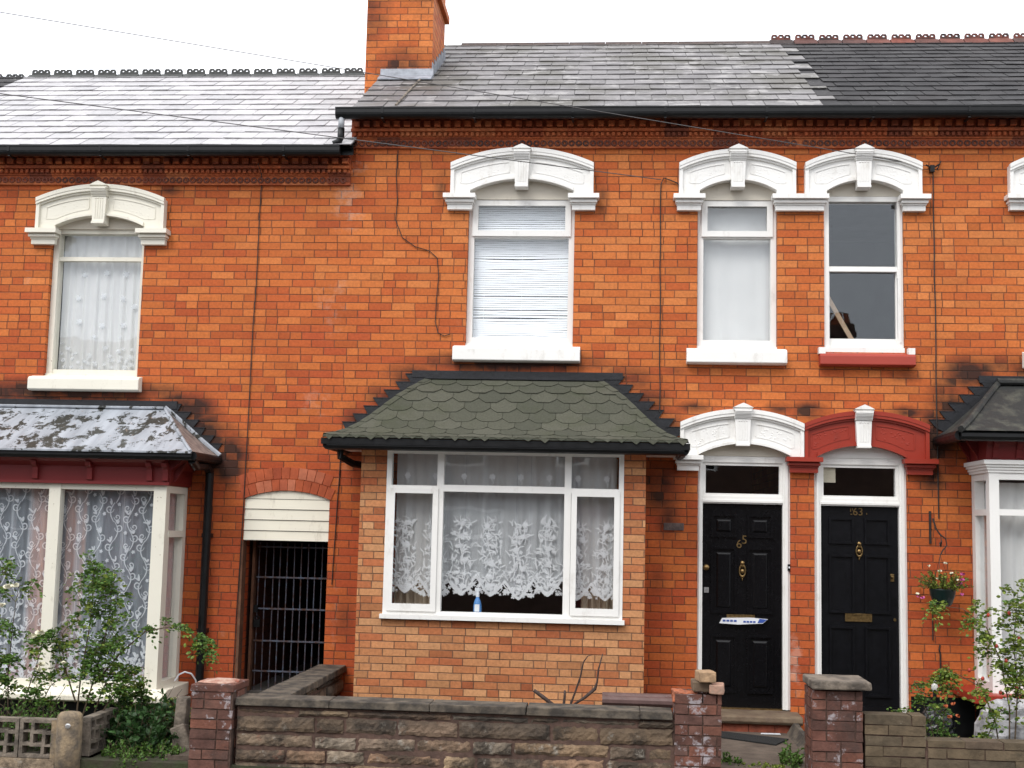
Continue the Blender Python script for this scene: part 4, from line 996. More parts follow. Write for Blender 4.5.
# net with flower sprigs, upper window of 67
t_ = thing('net_curtain', 'white net curtain with sprigs of flowers in the lone upper window of the lower house', 'curtain', (-5.14, .2, 3.22))
m = MB(); sheet(m, -5.56, -4.72, 3.235, 4.66, .19, .010, 9); m.build('net', M['net_plain'], t_, smooth=True, fix=False)
m = MB(); sheet(m, -5.02, -4.80, 3.235, 4.66, .215, .016, 5); m.build('gather', M['net_dense'], t_, smooth=True, fix=False)
m = MB()
for (x, z) in ((-5.38, 3.98), (-5.12, 4.0), (-5.33, 4.22), (-5.10, 4.24), (-4.90, 4.23), (-4.92, 3.98), (-5.12, 3.7), (-4.90, 3.71), (-5.36, 3.74), (-4.80, 3.9)): blossom(m, x, z, .032, .172, 6)
for k in range(46):
    x = rr(-5.54, -4.76); z = 3.27 + abs(random.gauss(0, .13)); blossom(m, x, z, rr(.014, .03), .172, 5)
m.build('flower_pattern', M['lace_soft'], t_, fix=False)
# scrollwork lace in 67's bay
t_ = thing('lace_curtain', 'scroll patterned white lace across the bay window of the lower house', 'curtain', (-5.1, -.42, .26))
m = MB(); sheet(m, -6.33, -4.24, .26, 2.075, -.44, .012, 20, nz=4); m.build('net', M['net_grey'], t_, smooth=True, fix=False)
m = MB(); YL = -.462
def spiral(mb, x, z, r, d, a0, w, turns=1.35):
    pts = []
    for i in range(16):
        f = i / 15; rad = r * (1 - .85 * f); a = a0 + d * turns * 2 * pi * f; pts.append((x + rad * cos(a), z + rad * sin(a)))
    ribbon(mb, pts, w, YL)
cx = -6.3; k = 0
while cx < -4.28:
    z = .35 + (.09 if k % 2 else 0)
    while z < 2.02:
        d = 1 if int(z / .175) % 2 else -1; x = cx + rr(-.008, .008)
        if z > .75 or R() < .6:
            ribbon(m, [(x + d * .036 * sin(pi * t), z - .09 + .18 * t) for t in lin(0, 1, 8)], .0055, YL)
            spiral(m, x + d * .045, z + .03, .042, d, pi if d > 0 else 0, .0055)
            if R() < .7: spiral(m, x - d * .032, z - .045, .034, -d, 0 if d > 0 else pi, .005)
            for q in range(3): blade(m, x + d * .03, z + .07, pi / 2 + rr(-1.0, 1.0), rr(.03, .06), .008, YL)
            if R() < .5: blossom(m, x - d * .045, z + .075, .018, YL)
        z += .175
    cx += .152; k += 1
for i in range(620):
    x = rr(-6.3, -4.27); z = .28 + abs(random.gauss(0, .24))
    if z < 1.15: blade(m, x, z, rr(0, 2 * pi), rr(.03, .07), rr(.006, .013), YL, rr(-1.5, 1.5))
m.build('scroll_pattern', M['lace'], t_, fix=False)
def side_net(x, y0, y1, z0, z1, mat, parent, n=24):
    m = MB(); b = len(m.v)
    for j in range(5):
        for i in range(n + 1): m.v.append((x + .010 * sin(i * 1.4) + .004 * sin(j + i), y0 + (y1 - y0) * i / n, z0 + (z1 - z0) * j / 4))
    for j in range(4):
        for i in range(n): a = j * (n + 1) + i; m.f.append((a, a + 1, a + n + 2, a + n + 1))
    return m.build('side_net', M[mat], parent, smooth=True, fix=False)
side_net(-4.185, -.42, -.03, .26, 2.07, 'net_side', t_)
m = MB()
for x in (-5.62, -5.45, -4.98, -4.78, -4.55): sheet(m, x - .03, x + .03, .27, 2.07, -.425, .02, 1.6, nz=3)
m.build('gather', M['lace_soft'], t_, smooth=True, fix=False)
for i, (a, b, lb) in enumerate(((-5.47, -5.25, 'peach drape hanging just left of the bay mullion behind scroll lace'), (-5.12, -4.93, 'peach drape hanging just right of the bay mullion behind scroll lace'))):
    m = MB(); sheet(m, a, b, .27, 2.07, -.39, .022, 3, nz=3); o = m.build('drape', M['drape_peach'], None, smooth=True, fix=False); tag(o, lb, 'curtain', 'peach drapes behind the scroll lace')
# floral lace in 65's bay
def scall(x):
    u = ((x + 2.0) / .262) % 1.0; return 1.145 + .155 * abs(2 * u - 1) ** 1.4 + .02 * sin(9 * x)
t_ = thing('lace_curtain', 'floral white lace with scalloped hem in the tan brick bay of house 65', 'curtain', (-.96, -.42, 1.15))
m = MB(); sheet(m, -1.97, .05, 1.2, 2.44, -.44, .014, 17, bottom=scall, nz=8); m.build('net', M['net'], t_, smooth=True, fix=False)
m = MB(); YL = -.466
base_n = 60
for i in range(170):
    x = -1.96 + 2.0 * i / 170; pts0 = scall(x)
    m.face([(x, YL, pts0), (x + .0118, YL, scall(x + .0118)), (x + .0118, YL, scall(x + .0118) + .035 + .008 * sin(40 * x)), (x, YL, pts0 + .035 + .008 * sin(40 * x))])
cx = -1.87
while cx < .04:
    lo = scall(cx) + .05
    for zc in (lo + .03, lo + .12, lo + .23, lo + .36, lo + .48, lo + .58):
        if zc > 2.02: continue
        wz = .13 * (1 - .45 * (zc - lo) / .6)
        for q in range(24): blade(m, cx + rr(-wz, wz), zc + rr(-.04, .05), pi / 2 + rr(-1.4, 1.4), rr(.03, .08), rr(.003, .0065), YL, rr(-.9, .9))
        blossom(m, cx + rr(-.05, .05), zc + rr(0, .05), rr(.018, .030), YL, 6); blossom(m, cx + rr(-.09, .09), zc + rr(-.03, .05), rr(.012, .022), YL, 5)
    ribbon(m, [(cx + .03 * sin(6 * t), lo + .62 * t) for t in lin(0, 1, 9)], .005, YL)
    for q in range(26): blossom(m, cx + rr(-.13, .13), lo - .03 + rr(0, .09), rr(.012, .024), YL, 4)
    for q in range(10): blade(m, cx + rr(-.11, .11), lo + rr(.03, .35), rr(.6, 2.5), rr(.03, .06), rr(.004, .008), YL, rr(-1, 1))
    blossom(m, cx, 2.24, .03, YL, 6); ribbon(m, [(cx + .014 * sin(9 * t), 2.17 + .1 * t) for t in lin(0, 1, 5)], .004, YL)
    cx += .262
m.build('flower_pattern', M['lace_mid'], t_, fix=False)
m = MB()
for x in (-1.86, -1.63, -1.33, -1.15, -.86, -.73, -.57, -.45, -.12): sheet(m, x - .02, x + .02, scall(x), 2.43, -.425, .018, 1.4, nz=3)
m.build('gather', M['lace_soft'], t_, smooth=True, fix=False)
for a, b, lb in ((-1.99, -1.62, 'beige drape behind the lace at the bay side nearer the passage'), (-.26, .06, 'beige drape behind the lace at the bay side nearer door 65')):
    m = MB(); sheet(m, a, b, .97, 2.43, -.30, .03, 5, nz=3); tag(m.build('drape', M['drape_beige'], None, smooth=True, fix=False), lb, 'curtain', 'beige drapes behind the floral lace')
m = MB(); sheet(m, -1.5, -.42, 2.1, 2.44, -.2, .02, 12, nz=2); tag(m.build('pelmet_curtain', M['drape_beige'], None, smooth=True, fix=False), 'short brownish curtain showing behind the wide top pane of the bay', 'curtain')
# spray bottle on the window board
t_ = thing('spray_bottle', 'blue trigger spray bottle standing inside the bay window below the lace hem', 'spray bottle', (-1.19, -.50, .99))
m = MB(); m.lathe([(.030, 0), (.038, .01), (.038, .07), (.030, .11), (.016, .14), (.014, .15)], (-1.19, -.50, 1.0), 14); m.build('body', M['blue'], t_, smooth=True)
m = MB(); m.lathe([(.016, 0), (.016, .03), (.011, .04), (.011, .055)], (-1.19, -.50, 1.15), 12); m.box(-1.215, -1.17, -.512, -.488, 1.20, 1.228); m.prism([(-1.205, 1.20), (-1.197, 1.20), (-1.212, 1.165), (-1.22, 1.165)], -.506, -.494); m.build('trigger_head', M['white_plastic'], t_)
m = MB(); m.box(-1.212, -1.168, -.541, -.536, 1.02, 1.085); m.build('label_patch', M['white_plastic'], t_)
# blinds
t_ = thing('venetian_blind', 'white slatted blind with bent slats filling the widest upper window', 'blind', (-.9, .2, 3.6))
m = MB(); z = 3.60; i = 0
while z < 4.95:
    tilt = .010 + .003 * sin(z * 9) + rr(-.002, .002); sag = 0
    b = (.010 * sin((z - 3.6) * 30) if z < 3.85 or 4.3 < z < 4.45 else 0)
    pts = []
    for xx in lin(-1.37, -.43, 10):
        zz = z + rr(-.0015, .0015) + (b * sin((xx + 1.37) * 4)); pts.append((xx, zz))
    for (p, q) in zip(pts[:-1], pts[1:]):
        m.face([(p[0], .165, p[1]), (q[0], .165, q[1]), (q[0], .172, q[1] + .0165 + tilt * .45), (p[0], .172, p[1] + .0165 + tilt * .45)])
    z += .0215 if rr(0, 1) < .93 else .03; i += 1
m.build('slat', M['blind'], t_, fix=False)
m = MB(); m.box(-1.37, -.43, .16, .20, 4.95, 4.985); m.box(-1.37, -.43, .162, .182, 3.575, 3.59)
for x in (-1.27, -.9, -.53): m.tube([(x, .172, 3.58), (x, .172, 4.96)], .0018, 4)
m.build('rail', M['white_plastic'], t_)
m = MB(); sheet(m, .84, 1.54, 3.56, 4.98, .20, .004, 3, nz=4); tag(m.build('net_curtain', M['net_plain'], None, smooth=True, fix=False), 'plain pale grey sheet curtain in the narrow upper window above door 65', 'curtain')
t_ = thing('net_curtain', 'plain pale curtain gathered in the white painted bay at the right edge', 'curtain', (4.3, -.4, .6))
m = MB(); sheet(m, 3.45, 5.4, .56, 2.28, -.40, .016, 14, nz=3); m.build('net', M['net_plain'], t_, smooth=True, fix=False)
side_net(3.43, -.40, -.03, .56, 2.28, 'net_plain', t_); m = MB(); sheet(m, 3.60, 3.78, .56, 2.28, -.37, .02, 3, nz=3); m.build('gather', M['net_dense'], t_, smooth=True, fix=False)
m = MB(); sheet(m, 3.96, 4.62, 3.56, 4.98, .2, .01, 6, nz=3); tag(m.build('net_curtain', M['net_plain'], None, smooth=True, fix=False), 'pale curtain in the upper window cut by the right edge', 'curtain')
MB().obox((2.20, .30, 3.86), .022, .012, .30, Matrix.Rotation(.50, 3, 'Y').to_3x3().inverted()).build('plank', M['plank'])
tag(bpy.data.objects['plank'], 'pale timber plank leaning inside the dark sash window above door 63', 'plank')
tag(MB().box(1.995, 2.11, .085, .088, 2.27, 2.42).build('paper_notice', M['paper']), 'blank cream paper stuck in the corner of the fanlight over door 63', 'paper')

# newspaper in the letter box
t_ = thing('folded_leaflet', 'folded white and blue leaflet poking out of the letter box of door 65', 'leaflet', (1.25, .03, .93))
m = MB(); m.prism([(1.03, .938), (1.055, .985), (1.32, .995), (1.475, .985), (1.43, .945), (1.20, .930)], .035, .071); m.build('sheet', M['white_plastic'], t_)
m = MB(); m.prism([(1.38, .950), (1.40, .988), (1.468, .983), (1.43, .952)], .032, .0345)
for k in range(4): m.box(1.06 + k * .034, 1.085 + k * .034, .032, .0345, .955, .972)
for k in range(4): m.box(1.25 + k * .03, 1.272 + k * .03, .032, .0345, .95, .966)
m.build('print', M['ink'], t_)

# ------------------------------------------------------------------ cables
def cable(name, label, pts, r, mat='cable', cat='cable'):
    o = MB().tube(pts, r, 5).build(name, M[mat]); return tag(o, label, cat)
def wall_pts(l, y=-.012): return [(x, y, z) for x, z in l]
def wob(x0, z0, x1, z1, n, a=.006): return [(x0 + (x1 - x0) * t + rr(-a, a), z0 + (z1 - z0) * t) for t in lin(0, 1, n)]
cable('wall_cable', 'thin dark cable dropping to the green bay roof beside door 65', wall_pts([(.66, 5.06), (.60, 5.13), (.53, 5.16), (.47, 5.18), (.445, 5.12)] + wob(.44, 5.0, .455, 2.9, 9, .004), -.02), .006)
cable('wall_cable', 'long thin cable running down between door 63 and the right bay', wall_pts([(3.10, 5.35), (3.06, 5.26), (3.02, 5.28)] + wob(3.02, 5.2, 3.03, 1.95, 10, .004), -.02), .0065)
cable('wall_cable', 'thin cable running down the lower house to the gated passage', [(-3.49, -.2, 5.27), (-3.49, -.06, 5.2)] + wall_pts(wob(-3.50, 5.1, -3.56, .2, 14, .006)), .005)
cable('wall_cable', 'thin curling cable left of the widest upper window', wall_pts([(-2.14, 5.46), (-2.15, 5.2), (-2.13, 4.96), (-2.14, 4.75), (-2.07, 4.58), (-1.94, 4.49), (-1.80, 4.45), (-1.72, 4.38), (-1.70, 4.2), (-1.715, 3.96), (-1.72, 3.75), (-1.69, 3.64), (-1.63, 3.61), (-1.57, 3.63)]), .0045)
cable('wall_cable', 'thin cable down the brickwork between passage and tan bay', wall_pts(wob(-2.60, 2.5, -2.64, 1.2, 8, .003)), .005)
cable('telephone_wire', 'low overhead wire sloping across the pale slates to the hook over door 65', [(.445, -.03, 5.16), (-6.06, -1.5, 5.61), (-18.5, -4.3, 6.47)], .0045, 'wire', 'wire')
cable('telephone_wire', 'higher overhead wire crossing chimney and sky to the hook over door 63', [(3.02, -.03, 5.29), (-6.11, -1.5, 6.39), (-18.5, -3.5, 7.9)], .004, 'wire', 'wire')
t_ = thing('wire_bracket', 'small dark wire bracket on the brick right of the last white arch', 'bracket', (3.0, -.05, 5.24))
m = MB(); m.box(2.99, 3.03, -.06, -.0, 5.235, 5.30); m.tube([(3.03, -.05, 5.28), (3.08, -.06, 5.31)], .008, 6); m.tube([(2.99, -.05, 5.28), (2.95, -.06, 5.30)], .008, 6); m.build('body', M['black'], t_)
cable('white_cable_loop', 'loose loop of white cable hanging beside the peeling bay sill', [(-4.03, -.30, .29), (-4.0, -.28, .345), (-3.95, -.26, .37), (-3.90, -.22, .35), (-3.87, -.18, .29), (-3.86, -.15, .21), (-3.86, -.1, .12)], .008, 'white_plastic', 'cable')

# passage gate
t_ = thing('metal_gate', 'tall rusty blue barred gate closing the dark passage', 'gate', (-3.1, .3, -.1))
def bars(mb, xs, z0, z1, r=.0075):
    for x in xs: mb.tube([(x, .30, z0), (x, .30, z1)], r, 6)
for x in lin(-3.44, -2.74, 10):
    MB().tube([(x, .30, -.05), (x + rr(-.006, .006), .30 + rr(-.004, .004), 1.0), (x, .30, 1.58)], .0062, 6).build('bar', M['iron'], t_)
for z in (.33, .62, .93, 1.235, 1.53): MB().box(-3.46, -2.72, .288, .294, z, z + .016).build('rail', M['iron'], t_)
m = MB(); m.box(-3.50, -3.475, .26, .34, -.1, 1.6); m.build('post', M['gate_wood'], t_)
m = MB(); m.box(-3.47, -3.43, .27, .30, .90, .97); m.torus((-3.43, .27, .84), .025, .006, 14, 5, 'y'); m.box(-3.46, -3.40, .255, .285, .76, .83); m.build('padlock', M['black'], t_)
m = MB(); m.box(-3.548, -3.522, -.004, .12, -.1, 1.60); tag(m.build('gate_post', M['gate_wood']), 'brown timber post at the edge of the gated passage', 'post')

# ------------------------------------------------------------------ hanging basket
t_ = thing('hanging_basket', 'dark green pot of trailing pink and white flowers hung beside door 63', 'hanging basket', (2.98, -.25, 1.2))
m = MB(); m.lathe([(.06, 0), (.082, .02), (.108, .095), (.116, .145), (.119, .15), (.11, .155), (.10, .14)], (2.995, -.26, 1.165), 20); m.build('pot', M['pot'], t_, smooth=True)
m = MB()
for a in (0, 2.1, 4.2): m.tube([(2.98 + .1 * cos(a), -.26 + .1 * sin(a), 1.31), (2.98, -.255, 1.62)], .0022, 4)
m.build('hanger', M['cable'], t_)
BRK = thing('basket_bracket', 'black iron wall bracket holding the flower pot beside door 63', 'bracket', (3.0, -.01, 1.6))
m = MB(); m.box(2.945, 2.965, -.014, -.001, 1.72, 2.02); m.tube([(2.98, -.012, 1.95), (2.985, -.1, 1.86), (2.985, -.2, 1.82), (2.985, -.27, 1.80), (2.985, -.285, 1.74), (2.985, -.26, 1.70), (2.985, -.235, 1.73)], .008, 6)
m.tube([(2.99, -.26, 1.80), (3.03, -.26, 1.77), (3.04, -.26, 1.71), (3.0, -.26, 1.66), (2.98, -.26, 1.62)], .006, 6); m.build('arm', M['cable'], BRK)
cable('wall_cable', 'short hooked wire below the hanging flower pot', wall_pts([(2.965, 1.15), (2.965, .84)]) , .006)
cable('wall_cable', 'short cable stub rising from the black plinth below the flower pot', wall_pts([(3.03, .80), (3.02, .76), (3.03, .72), (3.03, .36)]), .008)

def leaf(mb, p, d, ln, w, up=None):
    d = Vector(d).normalized(); u = Vector((rr(-1, 1), rr(-1, 1), rr(-.2, 1.4))).normalized(); s = d.cross(u)
    if s.length < .05: s = d.cross(Vector((1, 0, 0)))
    s.normalize(); n = s.cross(d); p = Vector(p)
    mb.add([p, p + d * ln * .3 + s * w * .42, p + d * ln * .65 + s * w * .42 , p + d * ln - n * ln * .1, p + d * ln * .65 - s * w * .42, p + d * ln * .3 - s * w * .42, p + d * ln * .45 + n * w * .16],
           [(0, 1, 6), (1, 2, 6), (2, 3, 6), (3, 4, 6), (4, 5, 6), (5, 0, 6)])
def rose_leaf(mb, p, d, L=.09, s=1.0):
    d = Vector(d).normalized(); p = Vector(p); side = d.cross(Vector((0, 0, 1)))
    if side.length < .1: side = Vector((1, 0, 0))
    side.normalize(); q = p
    for k in range(3):
        q = p + d * L * (.35 + .3 * k) + Vector((0, 0, -.02 * k * k * L / .09))
        if k < 2:
            for sg in (-1, 1): leaf(mb, q, d * .45 + side * sg + Vector((0, 0, rr(-.4, .2))), .034 * s, .022 * s)
        else: leaf(mb, q, d + Vector((0, 0, rr(-.5, .1))), .040 * s, .026 * s)
def branch(p, d, L, n=10, droop=.25, wig=.12):
    p = Vector(p); d = Vector(d).normalized(); out = [p.copy()]
    for i in range(n):
        d = (d + Vector((rr(-wig, wig), rr(-wig, wig), rr(-wig, wig) - droop * (i / n) / n * 4))).normalized(); p = p + d * (L / n); out.append(p.copy())
    return out
def poly_at(pts, t):
    f = t * (len(pts) - 1); i = min(int(f), len(pts) - 2); return pts[i].lerp(pts[i + 1], f - i), (pts[i + 1] - pts[i]).normalized()
def blooms(t_, spots, r, mat, name='flower', petals=7):
    for p in spots:
        m = MB()
        for k in range(petals):
            a = 2 * pi * k / petals + rr(-.3, .3); e = rr(.1, .9); d = Vector((cos(a) * cos(e), sin(a) * cos(e), sin(e)))
            leaf(m, Vector(p), d, r, r * 1.1)
        m.ball(p, r * .28, r * .28, r * .28, 6, 4); m.build(name, M[mat], t_, fix=False)

# basket planting
m = MB(); st = MB(); c0 = Vector((2.995, -.26, 1.315)); tips = []
for k in range(60):
    a = rr(0, 2 * pi); e = rr(.1, 1.45); d = Vector((cos(a) * cos(e), sin(a) * cos(e) * .7, sin(e) * .9)); b = branch(c0 + Vector((cos(a), sin(a), 0)) * .07, d, rr(.10, .22), 6, rr(-.1, .3)); tips.append(b[-1])
    st.tube(b, .0022, 4)
    for j in range(16):
        q, dd = poly_at(b, rr(.1, 1)); leaf(m, q, dd * .5 + Vector((rr(-1, 1), rr(-1, 1), rr(-.6, .8))), rr(.018, .032), rr(.012, .018))
m.build('foliage', M['leaf_lime'], t_, fix=False); st.build('stem', M['stem'], t_)
blooms(t_, [(2.77, -.3, 1.245), (2.80, -.34, 1.235), (3.14, -.3, 1.37), (3.16, -.3, 1.40), (3.15, -.33, 1.27), (3.12, -.3, 1.35), (3.17, -.28, 1.45)], .026, 'petal_pink', petals=6)
blooms(t_, [(2.86, -.33, 1.52), (2.95, -.36, 1.48), (3.0, -.36, 1.55), (3.06, -.33, 1.46), (2.93, -.36, 1.41), (3.11, -.33, 1.40), (2.76, -.32, 1.27)], .02, 'petal_white', petals=6)

# ------------------------------------------------------------------ garden walls, piers and loose bricks
def bricks_pier(mb, x0, x1, y0, y1, z0, z1, rowh=.075, hl=.105, jit=.003, skip=None):
    """hollow pier of separately laid bricks"""
    mb_core = (x0 + .012, x1 - .012, y0 + .012, y1 - .012)
    r = 0; z = z0
    while z < z1 - .02:
        h = min(rowh, z1 - z) - .009
        for side in range(4):
            horiz = side < 2; a, b = (x0, x1) if horiz else (y0 + .1, y1 - .1); p = a - (hl if (r + side) % 2 else 0)
            while p < b - .005:
                e = p + hl * 2 if R() < .75 else p + hl; s_, e_ = max(p, a) + .005, min(e, b) - .005; p = e
                if e_ - s_ < .025: continue
                cc = ((s_ + e_) / 2, (y0 + .05 if side == 0 else y1 - .05)) if horiz else ((x0 + .05 if side == 2 else x1 - .05), (s_ + e_) / 2)
                hx, hy = ((e_ - s_) / 2, .05) if horiz else (.05, (e_ - s_) / 2)
                if skip and skip(cc[0], cc[1], z): continue
                o_ = rr(-.003, .003)
                mb.obox((cc[0], cc[1] + (o_ if horiz else 0), z + h / 2 + .0045), hx, hy, h / 2, None, jit)
        z += rowh; r += 1
def core(t, x0, x1, y0, y1, z0, z1, e=.009):
    MB().box(x0 + e, x1 - e, y0 + e, y1 - e, z0, z1).build('mortar_core', M['mortar'], t)
def slabs(mb, x0, x1, y0, y1, z0, z1, ln, axis='x', jit=.004):
    a, b = (x0, x1) if axis == 'x' else (y0, y1); p = a
    while p < b - .02:
        q = min(p + ln * rr(.85, 1.2), b)
        if b - q < .15: q = b
        if axis == 'x': mb.obox(((p + q) / 2, (y0 + y1) / 2, (z0 + z1) / 2), (q - p) / 2 - .003, (y1 - y0) / 2, (z1 - z0) / 2, None, jit)
        else: mb.obox(((x0 + x1) / 2, (p + q) / 2, (z0 + z1) / 2), (x1 - x0) / 2, (q - p) / 2 - .003, (z1 - z0) / 2, None, jit)
        p = q
def rubble(mb, x0, x1, y0, courses, depth=.12, axis='x'):
    """roughly squared stones: each a box with a broken face"""
    for (za, zb, lmin, lmax) in courses:
        p = x0
        while p < x1 - .03:
            q = min(p + rr(lmin, lmax), x1)
            if x1 - q < .08: q = x1
            nx, nz = max(3, int((q - p) / .03)), 4 if zb - za > .07 else 2
            g = rr(.004, .014); out = rr(-.006, .016); tz0, tz1 = rr(-.008, .008), rr(-.008, .008); base = len(mb.v)
            for j in range(nz + 1):
                for i in range(nx + 1):
                    fx, fz = i / nx, j / nz; ed = (i in (0, nx)) or (j in (0, nz))
                    x = p + g + (q - p - 2 * g) * fx + (rr(-.006, .006)); z = za + g * .7 + (zb - za - 1.4 * g) * fz + rr(-.005, .005) + tz0 * (1 - fx) + tz1 * fx
                    y = y0 - out + (.012 if ed else 0) + rr(-.005, .005)
                    mb.v.append((x, y, z) if axis == 'x' else (-y, x, z))
            for j in range(nz):
                for i in range(nx): a = base + j * (nx + 1) + i; mb.f.append((a, a + 1, a + nx + 2, a + nx + 1))
            # side skirts back into the mortar
            loop = [base + i for i in range(nx + 1)] + [base + j * (nx + 1) + nx for j in range(1, nz + 1)] + [base + nz * (nx + 1) + i for i in range(nx - 1, -1, -1)] + [base + j * (nx + 1) for j in range(nz - 1, 0, -1)]
            nb = len(mb.v)
            for l in loop:
                v = mb.v[l]; mb.v.append((v[0], v[1] + .05, v[2]) if axis == 'x' else (v[0] - .05, v[1], v[2]))
            n = len(loop)
            for k in range(n): mb.f.append((loop[k], nb + k, nb + (k + 1) % n, loop[(k + 1) % n]))
            p = q
CR = [(-.24, -.13, .2, .5), (-.125, -.03, .2, .6), (-.025, .075, .22, .6), (.085, .185, .25, .75), (.20, .32, .12, .80), (.328, .378, .22, .8)]
t_ = thing('stone_garden_wall', 'low blackened rubble stone wall with flat coping in front of the tan brick bay', 'garden wall', (-1.2, -2.3, -.15), )
m = MB(); rubble(m, -2.825, .49, -2.40, CR); m.build('stonework', M['stone'], t_, fix=False)
m = MB(); m.box(-2.82, .50, -2.388, -2.17, -.2, .384); m.build('mortar_core', M['mortar'], t_)
m = MB(); slabs(m, -2.83, .485, -2.425, -2.145, .390, .448, .75); m.build('coping', M['coping'], t_, bevel=.006)
t_ = thing('stone_side_wall', 'stone side wall with worn coping running from the gatepost back to the passage', 'garden wall', (-2.6, -1.2, -.15))
m = MB(); rubble(m, -2.16, 0, 2.505, CR, axis='y'); m.build('stonework', M['stone'], t_, fix=False)
m = MB(); m.box(-2.69, -2.525, -2.15, -.003, -.2, .384); m.build('mortar_core', M['mortar'], t_)
m = MB(); slabs(m, -2.74, -2.475, -2.14, -.004, .386, .45, .55, 'y'); m.build('coping', M['coping'], t_, bevel=.008)
t_ = thing('brick_pier', 'purple brick pier with pale mortar top at the passage end of the stone wall', 'pier', (-2.95, -2.25, -.15), 'garden gate piers')
m = MB(); bricks_pier(m, -3.17, -2.838, -2.45, -2.05, -.24, .49); m.build('brickwork', M['pier'], t_, fix=False); core(t_, -3.17, -2.838, -2.45, -2.05, -.24, .485)
m = MB(); slabs(m, -3.175, -2.833, -2.455, -2.045, .49, .545, .23); m.build('cap', M['pier'], t_, bevel=.006)
m = MB(); m.ball((-3.0, -2.27, .548), .16, .14, .022, 12, 6, .15); m.ball((-2.93, -2.30, .545), .07, .09, .014, 10, 6, .15); m.build('mortar_bed', M['cap_mortar'], t_)
t_ = thing('brick_pier', 'broken topped purple brick pier with loose bricks in front of door 65', 'pier', (.67, -2.25, -.15), 'garden gate piers')
m = MB(); bricks_pier(m, .494, .845, -2.42, -2.05, -.24, .605, skip=lambda x, y, z: z > .52 and (x > .62 and y < -2.2)); m.build('brickwork', M['pier'], t_, fix=False); core(t_, .494, .845, -2.42, -2.05, -.24, .52)
def loose(name, label, c, h, rz, mat, ch=.006):
    m = MB(); nx, nz = 5, 3
    m.obox(c, *h, Matrix.Rotation(rz, 3, 'Z'), ch * .5)
    o = m.build(name, M[mat], None, bevel=.008)
    tx = bpy.data.textures.get('chip') or bpy.data.textures.new('chip', 'CLOUDS'); tx.noise_scale = .04
    s = o.modifiers.new('sub', 'SUBSURF'); s.subdivision_type = 'SIMPLE'; s.levels = s.render_levels = 3
    d = o.modifiers.new('chip', 'DISPLACE'); d.texture = tx; d.strength = ch; d.mid_level = .5; d.texture_coords = 'GLOBAL'
    return tag(o, label, 'brick', 'loose bricks on the broken pier')
loose('loose_brick', 'broken bright orange brick on the bay side of the broken pier', (.575, -2.33, .565), (.085, .055, .036), .1, 'orange_brick_one', .03)
loose('loose_brick', 'tan brick balanced highest on the broken pier', (.725, -2.36, .715), (.062, .10, .038), .12, 'tan_brick_one')
loose('loose_brick', 'pale pink brick sitting on the door side of the broken pier', (.81, -2.36, .625), (.055, .09, .035), -.1, 'pink_brick_one')
loose('loose_brick', 'dull dark brick under the balanced tan brick', (.70, -2.30, .638), (.07, .10, .036), .02, 'step')
t_ = thing('brick_pier', 'slab capped brick pier standing between the two front doors', 'pier', (1.69, -2.25, -.15), 'garden gate piers')
m = MB(); bricks_pier(m, 1.50, 1.872, -2.42, -2.03, -.24, .645, rowh=.074); m.build('brickwork', M['pier'], t_, fix=False); core(t_, 1.50, 1.872, -2.42, -2.03, -.24, .64)
m = MB(); m.obox((1.712, -2.24, .685), .215, .235, .028, None, .006); m.build('cap_slab', M['concrete'], t_, bevel=.012)
# low wall of 63
def course_wall(mb, x0, x1, y0, y1, z0, z1, rowh=.07, ln=.30):
    z = z0; r = 0
    while z < z1 - .01:
        h = min(rowh, z1 - z); p = x0 - (ln / 2 if r % 2 else 0)
        while p < x1:
            q = p + ln * rr(.8, 1.15); a, b = max(p, x0) + .004, min(q, x1) - .004; p = q
            if b - a > .03: mb.obox(((a + b) / 2, (y0 + y1) / 2, z + h / 2), (b - a) / 2, (y1 - y0) / 2 + rr(-.003, .003), h / 2 - .004, None, .003)
        z += rowh; r += 1
t_ = thing('low_brick_wall', 'mossy brown stepped brick wall below the rose and black plinth', 'garden wall', (2.6, -2.3, -.15))
m = MB(); course_wall(m, 1.885, 2.33, -2.40, -2.20, -.2, .49, .0757); course_wall(m, 2.335, 6.0, -2.40, -2.20, -.2, .31, .0755)
m.build('brickwork', M['low_wall'], t_, fix=False)
m = MB(); m.box(1.89, 2.32, -2.39, -2.21, -.2, .455); m.box(2.30, 6.0, -2.39, -2.21, -.2, .30); m.build('mortar_core', M['mortar'], t_)
m = MB(); slabs(m, 1.885, 2.33, -2.20, -1.80, .30, .40, .3); m.build('back_ledge', M['low_wall'], t_)

# pierced block screen wall of 67
def screen(mb, x, y, z, s=.29, axis='x', d=.045):
    def bx(a0, a1, z0, z1):
        if axis == 'x': mb.box(x + a0, x + a1, y - d, y + d, z + z0, z + z1)
        else: mb.box(x - d, x + d, y + a0, y + a1, z + z0, z + z1)
    e = .028; bx(0, e, 0, s); bx(s - e, s, 0, s); bx(e, s - e, 0, e); bx(e, s - e, s - e, s)
    q = s * .29; w_ = .026
    bx(q, q + w_, q, s - q); bx(s - q - w_, s - q, q, s - q); bx(q + w_, s - q - w_, q, q + w_); bx(q + w_, s - q - w_, s - q - w_, s - q)
    mid = s / 2
    bx(e, q, mid - .055, mid - .03); bx(s - q, s - e, mid + .03, mid + .055); bx(mid - .055, mid - .03, s - q, s - e); bx(mid + .03, mid + .055, e, q)
    bx(e, q, mid + .045, mid + .06); bx(s - q, s - e, mid - .06, mid - .045)
t_ = thing('block_screen_wall', 'pierced grey concrete block screen along the pavement beside the rose', 'block wall', (-4.9, -2.4, -.15), 'pierced block screens')
for i in range(6):
    m = MB(); screen(m, -4.502 - .298 * i, -2.40, -.05); m.build('block', M['concrete'], t_)
